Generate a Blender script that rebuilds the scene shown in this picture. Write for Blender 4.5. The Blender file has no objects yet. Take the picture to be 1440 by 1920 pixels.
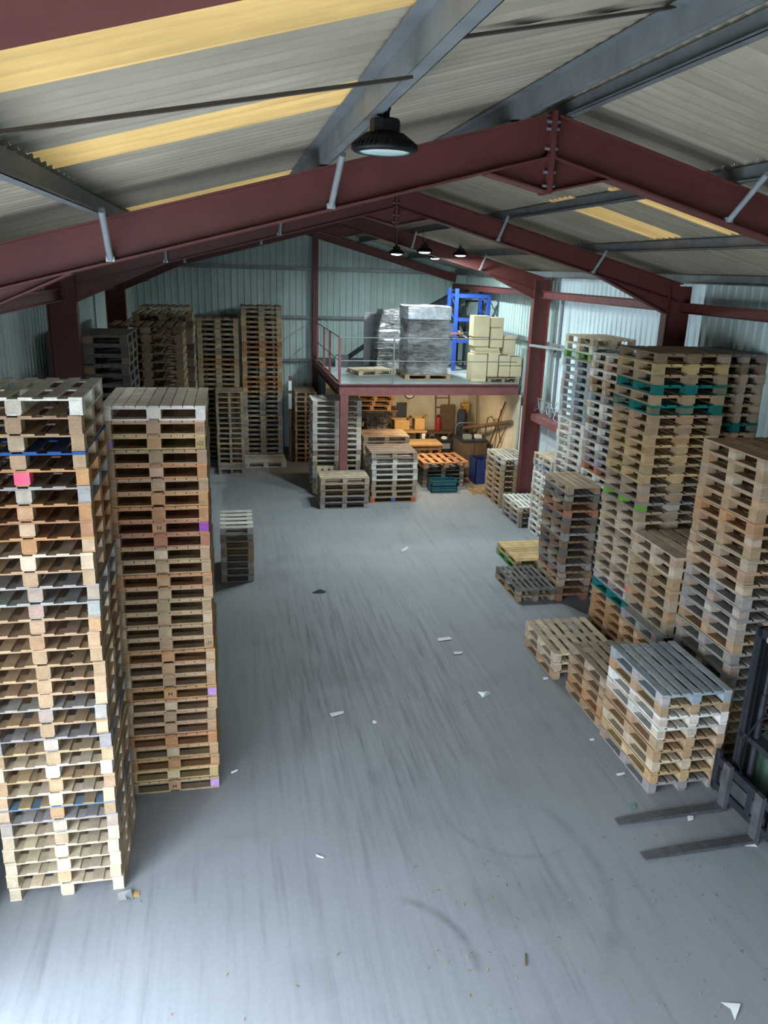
import bpy, bmesh, math, random
from mathutils import Vector, Matrix
random.seed(7)
SC = bpy.context.scene
COL = SC.collection
PI = math.pi

# ------------------------------------------------------------------ camera
FPX, PIT, YAW, ROL, CH = 1473.97, .3003, .20139, .03024, 5.75
cp, sp, cy, sy = math.cos(PIT), math.sin(PIT), math.cos(YAW), math.sin(YAW)
FW = Vector((sy*cp, cy*cp, -sp)); RT = Vector((cy, -sy, 0)); UP = RT.cross(FW)
R2 = RT*math.cos(ROL)+UP*math.sin(ROL); U2 = -RT*math.sin(ROL)+UP*math.cos(ROL)
cam = bpy.data.cameras.new('camera'); camo = bpy.data.objects.new('camera', cam); COL.objects.link(camo)
cam.sensor_fit = 'VERTICAL'; cam.sensor_height = 36; cam.lens = 36*FPX/1920; cam.clip_start = .02
camo.matrix_world = Matrix(((R2.x, U2.x, -FW.x, 0), (R2.y, U2.y, -FW.y, 0), (R2.z, U2.z, -FW.z, CH), (0, 0, 0, 1)))
SC.camera = camo

# ------------------------------------------------------------------ helpers
class MB:
    def __init__(s): s.bm = bmesh.new(); s.fc = []
    def _add(s, verts, faces, sm=False):
        vs = [s.bm.verts.new(v) for v in verts]
        for f in faces:
            try:
                ff = s.bm.faces.new([vs[i] for i in f]); ff.smooth = sm
            except ValueError: pass
    def box(s, x0, x1, y0, y1, z0, z1, M=None):
        v = [Vector((x, y, z)) for z in (z0, z1) for y in (y0, y1) for x in (x0, x1)]
        if M is not None: v = [M @ p for p in v]
        s._add(v, [(0, 2, 3, 1), (4, 5, 7, 6), (0, 1, 5, 4), (2, 6, 7, 3), (0, 4, 6, 2), (1, 3, 7, 5)])
        return s
    def tube(s, p0, p1, r, n=10, r1=None, caps=True):
        p0 = Vector(p0); p1 = Vector(p1); d = (p1-p0).normalized()
        a = d.orthogonal().normalized(); b = d.cross(a); r1 = r if r1 is None else r1
        v = []
        for p, rr in ((p0, r), (p1, r1)):
            for i in range(n):
                t = 2*PI*i/n; v.append(p+(a*math.cos(t)+b*math.sin(t))*rr)
        f = [(i, (i+1) % n, n+(i+1) % n, n+i) for i in range(n)]
        s._add(v, f, True)
        if caps:
            s._add(v[:n], [tuple(range(n))[::-1]]); s._add(v[n:], [tuple(range(n))])
        return s
    def path(s, pts, r, n=8):
        pts = [Vector(p) for p in pts]; rings = []
        for k, p in enumerate(pts):
            d = (pts[min(k+1, len(pts)-1)]-pts[max(k-1, 0)]).normalized()
            a = d.cross(Vector((0.13, .31, .94))).normalized(); b = d.cross(a)
            rings.append([p+(a*math.cos(2*PI*i/n)+b*math.sin(2*PI*i/n))*r for i in range(n)])
        v = [q for rg in rings for q in rg]
        f = [(k*n+i, k*n+(i+1) % n, (k+1)*n+(i+1) % n, (k+1)*n+i) for k in range(len(pts)-1) for i in range(n)]
        f += [tuple(range(n))[::-1], tuple(range((len(pts)-1)*n, len(pts)*n))]
        s._add(v, f, True); return s
    def bar(s, p0, p1, w, h, up=(0, 0, 1)):
        p0 = Vector(p0); p1 = Vector(p1); d = (p1-p0); L = d.length; d.normalize()
        up = Vector(up); a = d.cross(up).normalized(); u = a.cross(d)
        M = Matrix(((a.x, d.x, u.x, p0.x), (a.y, d.y, u.y, p0.y), (a.z, d.z, u.z, p0.z), (0, 0, 0, 1)))
        return s.box(-w/2, w/2, 0, L, -h/2, h/2, M)
    def ibeam(s, p0, p1, w, h, tf=.016, tw=.010, up=(0, 0, 1)):
        p0 = Vector(p0); p1 = Vector(p1); d = (p1-p0); L = d.length; d.normalize()
        up = Vector(up); a = d.cross(up).normalized(); u = a.cross(d)
        M = Matrix(((a.x, d.x, u.x, p0.x), (a.y, d.y, u.y, p0.y), (a.z, d.z, u.z, p0.z), (0, 0, 0, 1)))
        s.box(-w/2, w/2, 0, L, h/2-tf, h/2, M); s.box(-w/2, w/2, 0, L, -h/2, -h/2+tf, M)
        return s.box(-tw/2, tw/2, 0, L, -h/2+tf, h/2-tf, M)
    def prism(s, poly, axis, t0, t1):
        """poly: 2-D points; axis 'x','y','z' of extrusion"""
        def P(a, b, t): return {'x': (t, a, b), 'y': (a, t, b), 'z': (a, b, t)}[axis]
        n = len(poly); v = [Vector(P(a, b, t)) for t in (t0, t1) for a, b in poly]
        s._add(v, [tuple(range(n)), tuple(range(2*n-1, n-1, -1))]+[(i, i+n, (i+1) % n+n, (i+1) % n) for i in range(n)])
        return s
    def lathe(s, prof, n=32, c=(0, 0, 0), sm=True):
        c = Vector(c); v = []
        for r, z in prof:
            for i in range(n): v.append(c+Vector((r*math.cos(2*PI*i/n), r*math.sin(2*PI*i/n), z)))
        m = len(prof)
        s._add(v, [(k*n+i, k*n+(i+1) % n, (k+1)*n+(i+1) % n, (k+1)*n+i) for k in range(m-1) for i in range(n)], sm)
        return s
    def torus(s, c, R, r, M=None, n=20, k=8):
        v = []
        for i in range(n):
            t = 2*PI*i/n
            for j in range(k):
                q = 2*PI*j/k; p = Vector(((R+r*math.cos(q))*math.cos(t), r*math.sin(q), (R+r*math.cos(q))*math.sin(t)))
                v.append(Vector(c)+((M @ p) if M else p))
        s._add(v, [(i*k+j, i*k+(j+1) % k, ((i+1) % n)*k+(j+1) % k, ((i+1) % n)*k+j) for i in range(n) for j in range(k)], True)
        return s
    def grid(s, P, nu, nv, sm=True):
        v = [Vector(P(i/nu, j/nv)) for j in range(nv+1) for i in range(nu+1)]
        s._add(v, [(j*(nu+1)+i, j*(nu+1)+i+1, (j+1)*(nu+1)+i+1, (j+1)*(nu+1)+i) for j in range(nv) for i in range(nu)], sm)
        return s
    def mesh(s, name, mat, fix=True):
        if fix: bmesh.ops.recalc_face_normals(s.bm, faces=s.bm.faces)
        me = bpy.data.meshes.new(name); s.bm.to_mesh(me); s.bm.free(); me.materials.append(mat); return me
    def build(s, name, mat, parent=None, color=None, loc=None, fix=True):
        o = bpy.data.objects.new(name, s.mesh(name, mat, fix)); COL.objects.link(o)
        if parent: o.parent = parent
        if color: o.color = (*color, 1)
        if loc: o.location = loc
        return o
def tag(o, label, cat, group=None, kind=None):
    o['label'] = label; o['category'] = cat
    if group: o['group'] = group
    if kind: o['kind'] = kind
    return o
def thing(name, label, cat, loc=(0, 0, 0), rz=0, group=None):
    o = bpy.data.objects.new(name, None); COL.objects.link(o); o.location = loc; o.rotation_euler = (0, 0, rz)
    o.empty_display_size = .1
    return tag(o, label, cat, group)
def struct(o): o['kind'] = 'structure'; return o

# ------------------------------------------------------------------ materials
def newmat(name):
    m = bpy.data.materials.new(name); m.use_nodes = True; nt = m.node_tree
    return m, nt, nt.nodes['Principled BSDF'], nt.links
def nd(nt, t, **k):
    n = nt.nodes.new(t)
    for a, b in k.items(): setattr(n, a, b)
    return n
def mixc(nt, a, b, f, mode='MIX'):
    n = nd(nt, 'ShaderNodeMix', data_type='RGBA', blend_type=mode)
    for i, v in ((0, f), (6, a), (7, b)):
        if hasattr(v, 'links'): nt.links.new(v, n.inputs[i])
        else: n.inputs[i].default_value = v if i == 0 else (*v, 1)
    return n.outputs[2]
def noise(nt, scale, detail=4, vec=None, rough=.55, dim=None):
    n = nd(nt, 'ShaderNodeTexNoise'); n.inputs['Scale'].default_value = scale
    n.inputs['Detail'].default_value = detail; n.inputs['Roughness'].default_value = rough
    if vec: nt.links.new(vec, n.inputs['Vector'])
    return n.outputs['Fac']
def ramp(nt, v, stops):
    n = nd(nt, 'ShaderNodeValToRGB'); e = n.color_ramp.elements
    while len(e) < len(stops): e.new(.5)
    for q, (p, c) in zip(e, stops): q.position = p; q.color = (*c, 1) if len(c) == 3 else c
    nt.links.new(v, n.inputs[0]); return n.outputs[0]
def coords(nt, scale=(1, 1, 1), rot=(0, 0, 0), kind='Object'):
    t = nd(nt, 'ShaderNodeTexCoord'); m = nd(nt, 'ShaderNodeMapping')
    m.inputs['Scale'].default_value = scale; m.inputs['Rotation'].default_value = rot
    nt.links.new(t.outputs[kind], m.inputs['Vector']); return m.outputs[0]
def bump(nt, h, st, dist, bs):
    b = nd(nt, 'ShaderNodeBump'); b.inputs['Strength'].default_value = st; b.inputs['Distance'].default_value = dist
    nt.links.new(h, b.inputs['Height']); nt.links.new(b.outputs[0], bs.inputs['Normal'])
def G(v): return (v, v, v)

def plain(name, col, rough=.5, metal=0, dirt=.35, sc=6, spec=.4):
    m, nt, bs, lk = newmat(name)
    v = coords(nt)
    f = noise(nt, sc, 5, v, .65)
    k = ramp(nt, f, [(.3, G(1-dirt)), (.7, G(1+dirt*.25))])
    lk.new(mixc(nt, col, k, 1, 'MULTIPLY'), bs.inputs['Base Color'])
    bs.inputs['Roughness'].default_value = rough; bs.inputs['Metallic'].default_value = metal
    bs.inputs['Specular IOR Level'].default_value = spec
    return m
def make_wood(name, attr=False):
    m, nt, bs, lk = newmat(name)
    oi = nd(nt, 'ShaderNodeObjectInfo'); ge = nd(nt, 'ShaderNodeNewGeometry')
    if attr:
        at = nd(nt, 'ShaderNodeAttribute', attribute_name='wood'); base = at.outputs['Color']
    else: base = oi.outputs['Color']
    tc = nd(nt, 'ShaderNodeTexCoord'); ad = nd(nt, 'ShaderNodeVectorMath', operation='ADD')
    sc_ = nd(nt, 'ShaderNodeVectorMath', operation='SCALE'); cb = nd(nt, 'ShaderNodeCombineXYZ')
    for i in range(3): lk.new(oi.outputs['Random'], cb.inputs[i])
    sc_.inputs['Scale'].default_value = 37; lk.new(cb.outputs[0], sc_.inputs[0])
    lk.new(tc.outputs['Object'], ad.inputs[0]); lk.new(sc_.outputs[0], ad.inputs[1])
    n1 = noise(nt, 5, 5, ad.outputs[0], .6); n2 = noise(nt, 55, 3, ad.outputs[0], .6)
    k1 = ramp(nt, n1, [(.3, G(.72)), (.7, G(1.15))]); k2 = ramp(nt, n2, [(.3, G(.85)), (.7, G(1.1))])
    ki = ramp(nt, ge.outputs['Random Per Island'], [(0, (.74, .73, .74)), (.5, (1, .97, .93)), (1, (1.18, 1.14, 1.05))])
    c = mixc(nt, base, ki, 1, 'MULTIPLY'); c = mixc(nt, c, k1, 1, 'MULTIPLY'); c = mixc(nt, c, k2, 1, 'MULTIPLY')
    lk.new(c, bs.inputs['Base Color']); bs.inputs['Roughness'].default_value = .85
    bs.inputs['Specular IOR Level'].default_value = .15
    return m
WOOD = make_wood('pallet_wood'); WOODMIX = make_wood('pallet_wood_mixed', True)
RED = plain('red_oxide_paint', (.125, .032, .027), .5, dirt=.25, sc=3, spec=.35)
REDL = plain('red_rail_paint', (.21, .075, .07), .55, dirt=.3)
GALV = plain('galvanised_steel', (.21, .225, .23), .5, .35, dirt=.3, sc=4)
GALVL = plain('bright_galvanised', (.42, .45, .46), .4, .5, dirt=.25, sc=12)
BROWNBAR = plain('dull_brown_bar', (.06, .045, .035), .7)
BLACK = plain('black_metal', (.006, .0065, .008), .5, dirt=.3, spec=.25)
CARTON = plain('cardboard', (.45, .28, .12), .85, dirt=.2, spec=.1)
FOAM = plain('cream_foam', (.62, .52, .34), .9, dirt=.12, spec=.1)
BLUE = plain('blue_paint', (.035, .09, .42), .45, dirt=.25)
NAVY = plain('dark_blue_plastic', (.02, .035, .13), .5)
TEAL = plain('teal_plastic', (.02, .10, .12), .5)
CREAMW = plain('cream_wall', (.66, .58, .42), .85, dirt=.2, sc=2, spec=.1)
GREYP = plain('grey_board', (.27, .27, .29), .7, dirt=.12)
DARKST = plain('dark_steel', (.045, .05, .06), .42, .55, dirt=.4, sc=9)
FORKST = plain('worn_fork_steel', (.13, .13, .14), .5, .5, dirt=.45, sc=10)
WHITEB = plain('white_board', (.62, .66, .68), .7, dirt=.15, sc=3)
PAPER = plain('paper_scrap', (.75, .76, .76), .8, dirt=.1)
CLOTH = plain('dark_cloth', (.05, .055, .065), .95, dirt=.3, spec=.05)
YEL = plain('yellow_plastic', (.6, .33, .05), .6)
OLDTIM = plain('old_timber', (.16, .10, .055), .85, dirt=.4)
BENCHW = plain('bench_top', (.40, .25, .11), .8, dirt=.25)
REDB = plain('bright_red', (.4, .03, .03), .5)
RUBBER = plain('rubber', (.02, .02, .02), .9)

def make_sheet(name, col, streak, trans=0, dirt=.35):
    m, nt, bs, lk = newmat(name)
    v = coords(nt, streak)
    f = noise(nt, 1, 6, v, .7); f2 = noise(nt, .9, 5, coords(nt), .6)
    c = mixc(nt, col, ramp(nt, f, [(.32, G(1-dirt)), (.68, G(1.08))]), 1, 'MULTIPLY')
    c = mixc(nt, c, ramp(nt, f2, [(.3, (.85, .85, .82)), (.7, G(1.05))]), 1, 'MULTIPLY')
    lk.new(c, bs.inputs['Base Color']); bs.inputs['Roughness'].default_value = .75; bs.inputs['Specular IOR Level'].default_value = .2
    if trans:
        tr = nd(nt, 'ShaderNodeBsdfTranslucent'); lk.new(c, tr.inputs[0]); mx = nd(nt, 'ShaderNodeMixShader'); mx.inputs[0].default_value = trans
        lk.new(bs.outputs[0], mx.inputs[1]); lk.new(tr.outputs[0], mx.inputs[2]); lk.new(mx.outputs[0], nt.nodes['Material Output'].inputs[0])
    return m
ROOF = make_sheet('fibre_cement_roof', (.37, .318, .24), (.5, 5, .5), dirt=.3)
ROOFL = make_sheet('yellowed_rooflight', (.72, .46, .17), (.4, 6, .4), trans=.030, dirt=.4)
WALLS = make_sheet('green_grey_cladding', (.47, .57, .55), (5, 5, .5), dirt=.15)
WALLT = make_sheet('translucent_cladding', (.50, .58, .59), (5, 5, .5), trans=.030, dirt=.1)

ARCS = [(1.117, 5.119, .867, .07, 1.85, 5.5, .62, .7), (1.656, 6.10, 1.90, .09, 3.5, 5.9, 1.3, .35), (3.04, 7.05, .81, .05, 2.65, 6.4, .8, .3)]
def make_floor():
    m, nt, bs, lk = newmat('concrete_floor')
    big = noise(nt, .35, 6, coords(nt), .6)
    c = ramp(nt, big, [(.3, (.215, .224, .235)), (.7, (.263, .272, .284))])
    for rot, sx, am in ((.20, 9, .75), (-.22, 10, .75), (.03, 14, .6)):
        s = noise(nt, 1, 5, coords(nt, (sx, .5, 1), (0, 0, rot)), .6)
        msk = noise(nt, .35, 2, coords(nt, (1, .7, 1), (0, 0, rot*9)), .5)
        k = ramp(nt, s, [(.30, G(.74)), (.46, G(1)), (.72, G(1.10))])
        f = ramp(nt, msk, [(.42, G(0)), (.62, G(am))])
        c = mixc(nt, c, mixc(nt, c, k, 1, 'MULTIPLY'), f)
    st = noise(nt, .55, 3, coords(nt), .5); c = mixc(nt, c, mixc(nt, c, G(.78), 1, 'MULTIPLY'), ramp(nt, st, [(.56, G(0)), (.70, G(.8))]))
    gr = nd(nt, 'ShaderNodeTexGradient', gradient_type='QUADRATIC_SPHERE'); mg = nd(nt, 'ShaderNodeMapping'); tg = nd(nt, 'ShaderNodeTexCoord')
    mg.vector_type = 'TEXTURE'; mg.inputs['Location'].default_value = (2.0, 10.5, 0); mg.inputs['Scale'].default_value = (2.6, 5.0, 3)
    lk.new(tg.outputs['Object'], mg.inputs[0]); lk.new(mg.outputs[0], gr.inputs[0])
    for rot, sx in ((.30, 13), (-.28, 12), (.08, 17)):
        s = noise(nt, 1, 4, coords(nt, (sx, .6, 1), (0, 0, rot)), .55)
        k = ramp(nt, s, [(.34, G(.62)), (.47, G(1)), (.60, G(1)), (.72, G(1.18))])
        fm = ramp(nt, gr.outputs['Fac'], [(0, G(0)), (.3, G(.6))])
        c = mixc(nt, c, mixc(nt, c, k, 1, 'MULTIPLY'), fm)
    for cx_, cy_, rr, wd, mx_, my_, ms, am in ARCS:
        sb = nd(nt, 'ShaderNodeVectorMath', operation='SUBTRACT'); lk.new(tg.outputs['Object'], sb.inputs[0]); sb.inputs[1].default_value = (cx_, cy_, 0)
        ln = nd(nt, 'ShaderNodeVectorMath', operation='LENGTH'); lk.new(sb.outputs[0], ln.inputs[0])
        ma = nd(nt, 'ShaderNodeMath', operation='SUBTRACT'); lk.new(ln.outputs['Value'], ma.inputs[0]); ma.inputs[1].default_value = rr
        mb_ = nd(nt, 'ShaderNodeMath', operation='ABSOLUTE'); lk.new(ma.outputs[0], mb_.inputs[0])
        band = ramp(nt, mb_.outputs[0], [(0, G(1)), (wd, G(0))])
        g2 = nd(nt, 'ShaderNodeTexGradient', gradient_type='SPHERICAL'); m2_ = nd(nt, 'ShaderNodeMapping', vector_type='TEXTURE')
        m2_.inputs['Location'].default_value = (mx_, my_, 0); m2_.inputs['Scale'].default_value = (ms, ms, ms); lk.new(tg.outputs['Object'], m2_.inputs[0]); lk.new(m2_.outputs[0], g2.inputs[0])
        f_ = mixc(nt, band, ramp(nt, g2.outputs['Fac'], [(0, G(0)), (.4, G(am))]), 1, 'MULTIPLY')
        f_ = mixc(nt, f_, ramp(nt, noise(nt, 5, 3, coords(nt)), [(.35, G(.35)), (.6, G(1))]), 1, 'MULTIPLY')
        c = mixc(nt, c, mixc(nt, c, G(.45), 1, 'MULTIPLY'), f_)
    fine = noise(nt, 22, 5, coords(nt), .7); c = mixc(nt, c, ramp(nt, fine, [(.3, G(.94)), (.7, G(1.04))]), 1, 'MULTIPLY')
    sp_ = noise(nt, 3.1, 4, coords(nt), .7); c = mixc(nt, c, (.24, .22, .19), ramp(nt, sp_, [(.6, G(0)), (.75, G(.35))]))
    lk.new(c, bs.inputs['Base Color']); bs.inputs['Roughness'].default_value = .62; bs.inputs['Specular IOR Level'].default_value = .3
    bump(nt, fine, .06, .008, bs)
    return m
FLOORM = make_floor()
def make_wrap():
    m, nt, bs, lk = newmat('stretch_film')
    v = coords(nt, (2, 2, 14)); n = noise(nt, 1.6, 6, v, .65)
    g = nd(nt, 'ShaderNodeBsdfGlossy'); g.inputs['Color'].default_value = (.9, .92, .97, 1); g.inputs['Roughness'].default_value = .12
    t = nd(nt, 'ShaderNodeBsdfTransparent'); d = nd(nt, 'ShaderNodeBsdfDiffuse'); d.inputs[0].default_value = (.7, .72, .76, 1)
    b = nd(nt, 'ShaderNodeBump'); b.inputs['Strength'].default_value = 1; b.inputs['Distance'].default_value = .15
    lk.new(n, b.inputs['Height']); lk.new(b.outputs[0], g.inputs['Normal'])
    m1 = nd(nt, 'ShaderNodeMixShader'); m2 = nd(nt, 'ShaderNodeMixShader')
    lk.new(ramp(nt, n, [(.42, G(.06)), (.60, G(.6))]), m1.inputs[0])
    lk.new(t.outputs[0], m1.inputs[1]); lk.new(g.outputs[0], m1.inputs[2])
    m2.inputs[0].default_value = .05; lk.new(m1.outputs[0], m2.inputs[1]); lk.new(d.outputs[0], m2.inputs[2])
    lk.new(m2.outputs[0], nt.nodes['Material Output'].inputs[0])
    return m
FILM = make_wrap()
def make_load(name, c0, c1, metal=0, rough=.3):
    m, nt, bs, lk = newmat(name)
    n = noise(nt, .8, 5, coords(nt, (1.2, 1.2, 2.6)), .7)
    lk.new(ramp(nt, n, [(.43, c0), (.6, c1)]), bs.inputs['Base Color']); bs.inputs['Roughness'].default_value = rough; bs.inputs['Metallic'].default_value = metal
    bump(nt, noise(nt, 2.6, 6, coords(nt, (1.3, 1.3, 4)), .7), 1, .22, bs); return m
LOAD = make_load('wrapped_goods', (.06, .057, .062), (.85, .85, .90), .12, .18)  # pale film patches over dark goods, film sheen put into their contrast
SACKS = make_load('dark_sacks', (.06, .055, .05), (.34, .32, .30), .25, .3)
def emis(name, col, st):
    m, nt, bs, lk = newmat(name); bs.inputs['Emission Color'].default_value = (*col, 1); bs.inputs['Emission Strength'].default_value = st
    bs.inputs['Base Color'].default_value = (*col, 1); return m
LENSOFF = plain('lamp_lens_off', (.55, .66, .62), .3, dirt=.1)
LENSON = emis('lamp_lens_on', (.85, .97, 1), 25)
TUBEON = emis('warm_tube_on', (1, .72, .38), 9)
DUSTM = plain('sawdust', (.36, .24, .12), .95, dirt=.45, sc=18, spec=.05)

# ------------------------------------------------------------------ the building
RA, RM, ZT, ZB = 2.51, .2646, 6.92, 6.603     # ridge x, slope, rafter top / bottom at ridge
XL, XR = -2.05, 7.05                           # inner column faces
XWL, XWR = -2.72, 7.74                         # sheet planes
YF, YG = -.45, 25.75
def zroof(x): return ZT+.2-RM*abs(x-RA)
def ztop(x): return ZT-RM*abs(x-RA)
def zbot(x): return ZB-RM*abs(x-RA)

struct(MB().box(XWL-.2, XWR+.2, YF-.2, YG+.2, -.2, 0).build('floor', FLOORM))
apron = MB().box(XWL-16, XWR+6, YF-16, YG+2, -.24, -.21).build('ground_outside', plain('yard_concrete', (.45, .46, .47), .9)); struct(apron)

def corr_y(mb, x0, x1, y0, y1, zf, pitch=.152, amp=.022):
    n = max(4, int((y1-y0)/pitch*8)); n2 = max(1, int(abs(x1-x0)/.8))
    mb.grid(lambda u, v: (x0+(x1-x0)*v, y0+(y1-y0)*u, zf(x0+(x1-x0)*v)+amp*math.cos(2*PI*(y0+(y1-y0)*u)/pitch)), n, n2)
xbl = [XWL-.1, -2.45, -.87, .70, RA]; xbr = [RA, 4.2, 5.78, 7.4, XWR+.1]
LIGHTS = {('L', 2): [(1.86, 3.08), (4.17, 4.86), (8.08, 9.0)], ('R', 1): [(8.2, 8.8), (9.75, 10.5)], ('L', 1): [(8.9, 10.6), (14.2, 14.9)]}
ROOFADD = make_sheet('added_rooflight', (.80, .80, .74), (.4, 6, .4), trans=.12, dirt=.2)  # unseen roof sheet, added to light the tops of the two left towers
rb = MB(); wi = 0
for side, xb in (('L', xbl), ('R', xbr)):
    for k in range(4):
        y = YF-.1
        for (a, b) in LIGHTS.get((side, k), []):
            corr_y(rb, xb[k], xb[k+1], y, a, zroof)
            w = MB(); corr_y(w, xb[k], xb[k+1], a, b, zroof); wi += 1
            struct(w.build('window_%d' % wi, ROOFADD if a == 8.9 else ROOFL)); y = b  # these windows include the sheet added for the left tower tops
        corr_y(rb, xb[k], xb[k+1], y, YG+.1, zroof)
struct(rb.build('ceiling', ROOF))

def clad(mb, axis, t0, t1, const, z0, z1, inward, pitch=.20, d=.022):
    """vertical-ribbed sheet; axis 'y' -> sheet in plane x=const running along y"""
    prof = [(0, 0), (.62, 0), (.70, 1), (.92, 1), (1, 0)]
    pts = []; t = t0
    while t < t1-1e-6:
        for u, h in prof[:-1]:
            if t+u*pitch <= t1: pts.append((t+u*pitch, h*d*inward))
        t += pitch
    pts.append((t1, 0))
    for (a, ha), (b, hb) in zip(pts[:-1], pts[1:]):
        za = z1(a) if callable(z1) else z1; zb_ = z1(b) if callable(z1) else z1
        if axis == 'y': v = [(const+ha, a, z0), (const+hb, b, z0), (const+hb, b, zb_), (const+ha, a, za)]
        else: v = [(a, const+ha, z0), (b, const+hb, z0), (b, const+hb, zb_), (a, const+ha, za)]
        mb._add([Vector(p) for p in v], [(0, 1, 2, 3)])
ZE = zroof(XWR)-.02
w = MB(); clad(w, 'x', XWL, XWR, YG, 0, lambda x: zroof(x)-.01, -1); struct(w.build('wall_back', WALLS, fix=False))
w = MB(); clad(w, 'y', 5.15, YG, XWL, 0, ZE, 1); clad(w, 'y', -.35, 5.15, XWL, 4.3, ZE, 1); clad(w, 'y', YF, -.35, XWL, 0, ZE, 1)
struct(w.build('wall_left', WALLS, fix=False))
w = MB(); clad(w, 'y', YF, 12.1, XWR, 0, ZE, -1); clad(w, 'y', 12.1, 18.0, XWR, 0, 2.5, -1); clad(w, 'y', 18.0, YG, XWR, 0, ZE, -1)
struct(w.build('wall_right', WALLS, fix=False))
w = MB(); clad(w, 'y', 12.1, 18.0, XWR, 2.5, ZE, -1); wi += 1; struct(w.build('window_%d' % wi, WALLT, fix=False))
w = MB(); clad(w, 'x', XWL, -2.65, YF, 0, lambda x: zroof(x)-.01, 1); clad(w, 'x', .1, XWR, YF, 0, lambda x: zroof(x)-.01, 1)
clad(w, 'x', -2.65, .1, YF, 4.5, lambda x: zroof(x)-.01, 1); struct(w.build('wall_front', WALLS, fix=False))
# white boarded dado and its red ledge along the right wall
struct(MB().box(7.50, 7.56, 12.4, 19.3, 0, 2.44).box(7.48, 7.50, 13.6, 13.65, 0, 2.44).box(7.48, 7.50, 15.1, 15.15, 0, 2.44).box(7.48, 7.50, 16.6, 16.65, 0, 2.44).box(7.48, 7.50, 17.4, 17.45, 0, 2.44).build('wall_dado', WHITEB))
struct(MB().box(7.20, 7.72, 12.35, 17.84, 2.44, 2.5).box(7.20, 7.215, 12.35, 17.84, 2.34, 2.44).build('trim_1', REDL))

# ---- portal frames
def frame(Y, label, xl=XL):
    t = thing('portal_frame', label, 'steel frame', (RA, Y, 0), 0, 'red portal frames')
    o = Vector((RA, Y, 0))
    for s, xe in ((-1, xl-.2), (1, XR+.2)):
        xo = xe
        # rafter web/flanges as sloped I-beam (in frame-local coords)
        p0 = Vector((0, 0, (ZT+ZB)/2)); dx = xo-RA; p1 = Vector((dx, 0, (ZT+ZB)/2-RM*abs(dx)))
        r = MB(); d = (p1-p0).normalized()
        r.ibeam(p0, p1, .17, (ZT-ZB)*math.cos(math.atan(RM)), .016, .011)
        r.build('rafter', RED, t)
        c = MB(); xc0 = (xl-.40 if s < 0 else XR)-RA; xc1 = (xl if s < 0 else XR+.40)-RA
        zt = ztop(XR+.4)+.0
        c.box(xc0, xc0+.016, -.09, .09, 0, zt).box(xc1-.016, xc1, -.09, .09, 0, zt).box(xc0+.016, xc1-.016, -.006, .006, 0, zt)
        c.box(xc0-.03, xc1+.03, -.13, .13, 0, .02)
        c.build('column', RED, t)
        h = MB(); xi = (xl if s < 0 else XR); xa = xi-s*1.2
        za, zb_, zc = zbot(xa), zbot(xi), zbot(xi)-.22
        h.prism([(xa-RA, za), (xi-RA, zb_), (xi-RA, zc)], 'y', -.006, .006)
        a = Vector((xa-RA, 0, za)); b = Vector((xi-RA, 0, zc)); h.bar(a, b, .15, .014)
        h.build('eaves_haunch', RED, t)
        h = MB(); h.prism([(0, ZB), (s*.50, ZB-RM*.50), (0, ZB-.245)], 'y', -.006, .006)
        h.bar((s*.5, 0, ZB-RM*.5), (0, 0, ZB-.245), .15, .014)
        h.build('apex_haunch', RED, t)
    e = MB().box(-.018, .018, -.10, .10, ZB-.26, ZT+.01).build('end_plate', RED, t)
    for s in (-1, 1):
        b = MB()
        for z in (ZT-.06, ZT-.11, ZT-.25, ZB-.10, ZB-.2):
            for y in (-.06, .06): b.tube((s*.018, y, z), (s*.05, y, z), .014, 6)
        b.build('bolts', GALV, t)
    return t
FY = [.62, 6.32, 12.14, 17.95]
frame(FY[0], 'red portal rafter crossing the very top left corner, nearest of all frames')
frame(FY[1], 'red portal frame whose full apex joint hangs beside the black lamp', -2.28)
frame(FY[2], 'second red portal frame, its right column behind the green-banded pallet tower')
frame(FY[3], 'red portal frame whose right column meets the mezzanine rail end')
# gable rafters and post
t = thing('gable_frame', 'red post and rafters standing against the far cladding wall', 'steel frame', (2.80, YG-.18, 0))
g = MB().box(-.085, .085, -.10, -.086, 0, 6.75).box(-.085, .085, .086, .10, 0, 6.75).box(-.006, .006, -.086, .086, 0, 6.75); g.build('post', RED, t)
for s, xe in ((-1, XL-.3), (1, XR+.3)):
    MB().ibeam((RA-2.80, 0, ZT-.13), (xe-2.80, 0, ZT-.13-RM*abs(xe-RA)), .12, .24).build('rafter', RED, t)
# ---- purlins
def zsec(mb, p0, p1, out, h=.2, f=.065, tk=.004):
    """Z-section standing from p (bottom of web) up h"""
    (x0, y0, z0), (x1, y1, z1) = p0, p1
    mb.box(x0-tk/2, x0+tk/2, y0, y1, z0, z0+h)
    mb.box(min(x0, x0+out*f), max(x0, x0+out*f), y0, y1, z0, z0+tk)
    mb.box(min(x0, x0-out*f), max(x0, x0-out*f), y0, y1, z0+h-tk, z0+h)
    mb.box(min(x0+out*f, x0+out*f-out*tk), max(x0+out*f, x0+out*f-out*tk), y0, y1, z0, z0+.018)
pur = [(-2.42, 1, 'galvanised purlin along the left eaves'), (-.87, 1, 'galvanised purlin low on the left roof slope'), (.72, 1, 'galvanised purlin carrying the black lamp on the left slope'), (2.18, 1, 'blue-grey ridge purlin on the left of the ridge'),
       (2.67, -1, 'dark ridge purlin on the right of the ridge'), (4.2, -1, 'galvanised purlin high on the right roof slope'), (5.78, -1, 'galvanised purlin halfway down the right roof slope'), (7.36, -1, 'galvanised purlin along the right eaves')]
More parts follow.
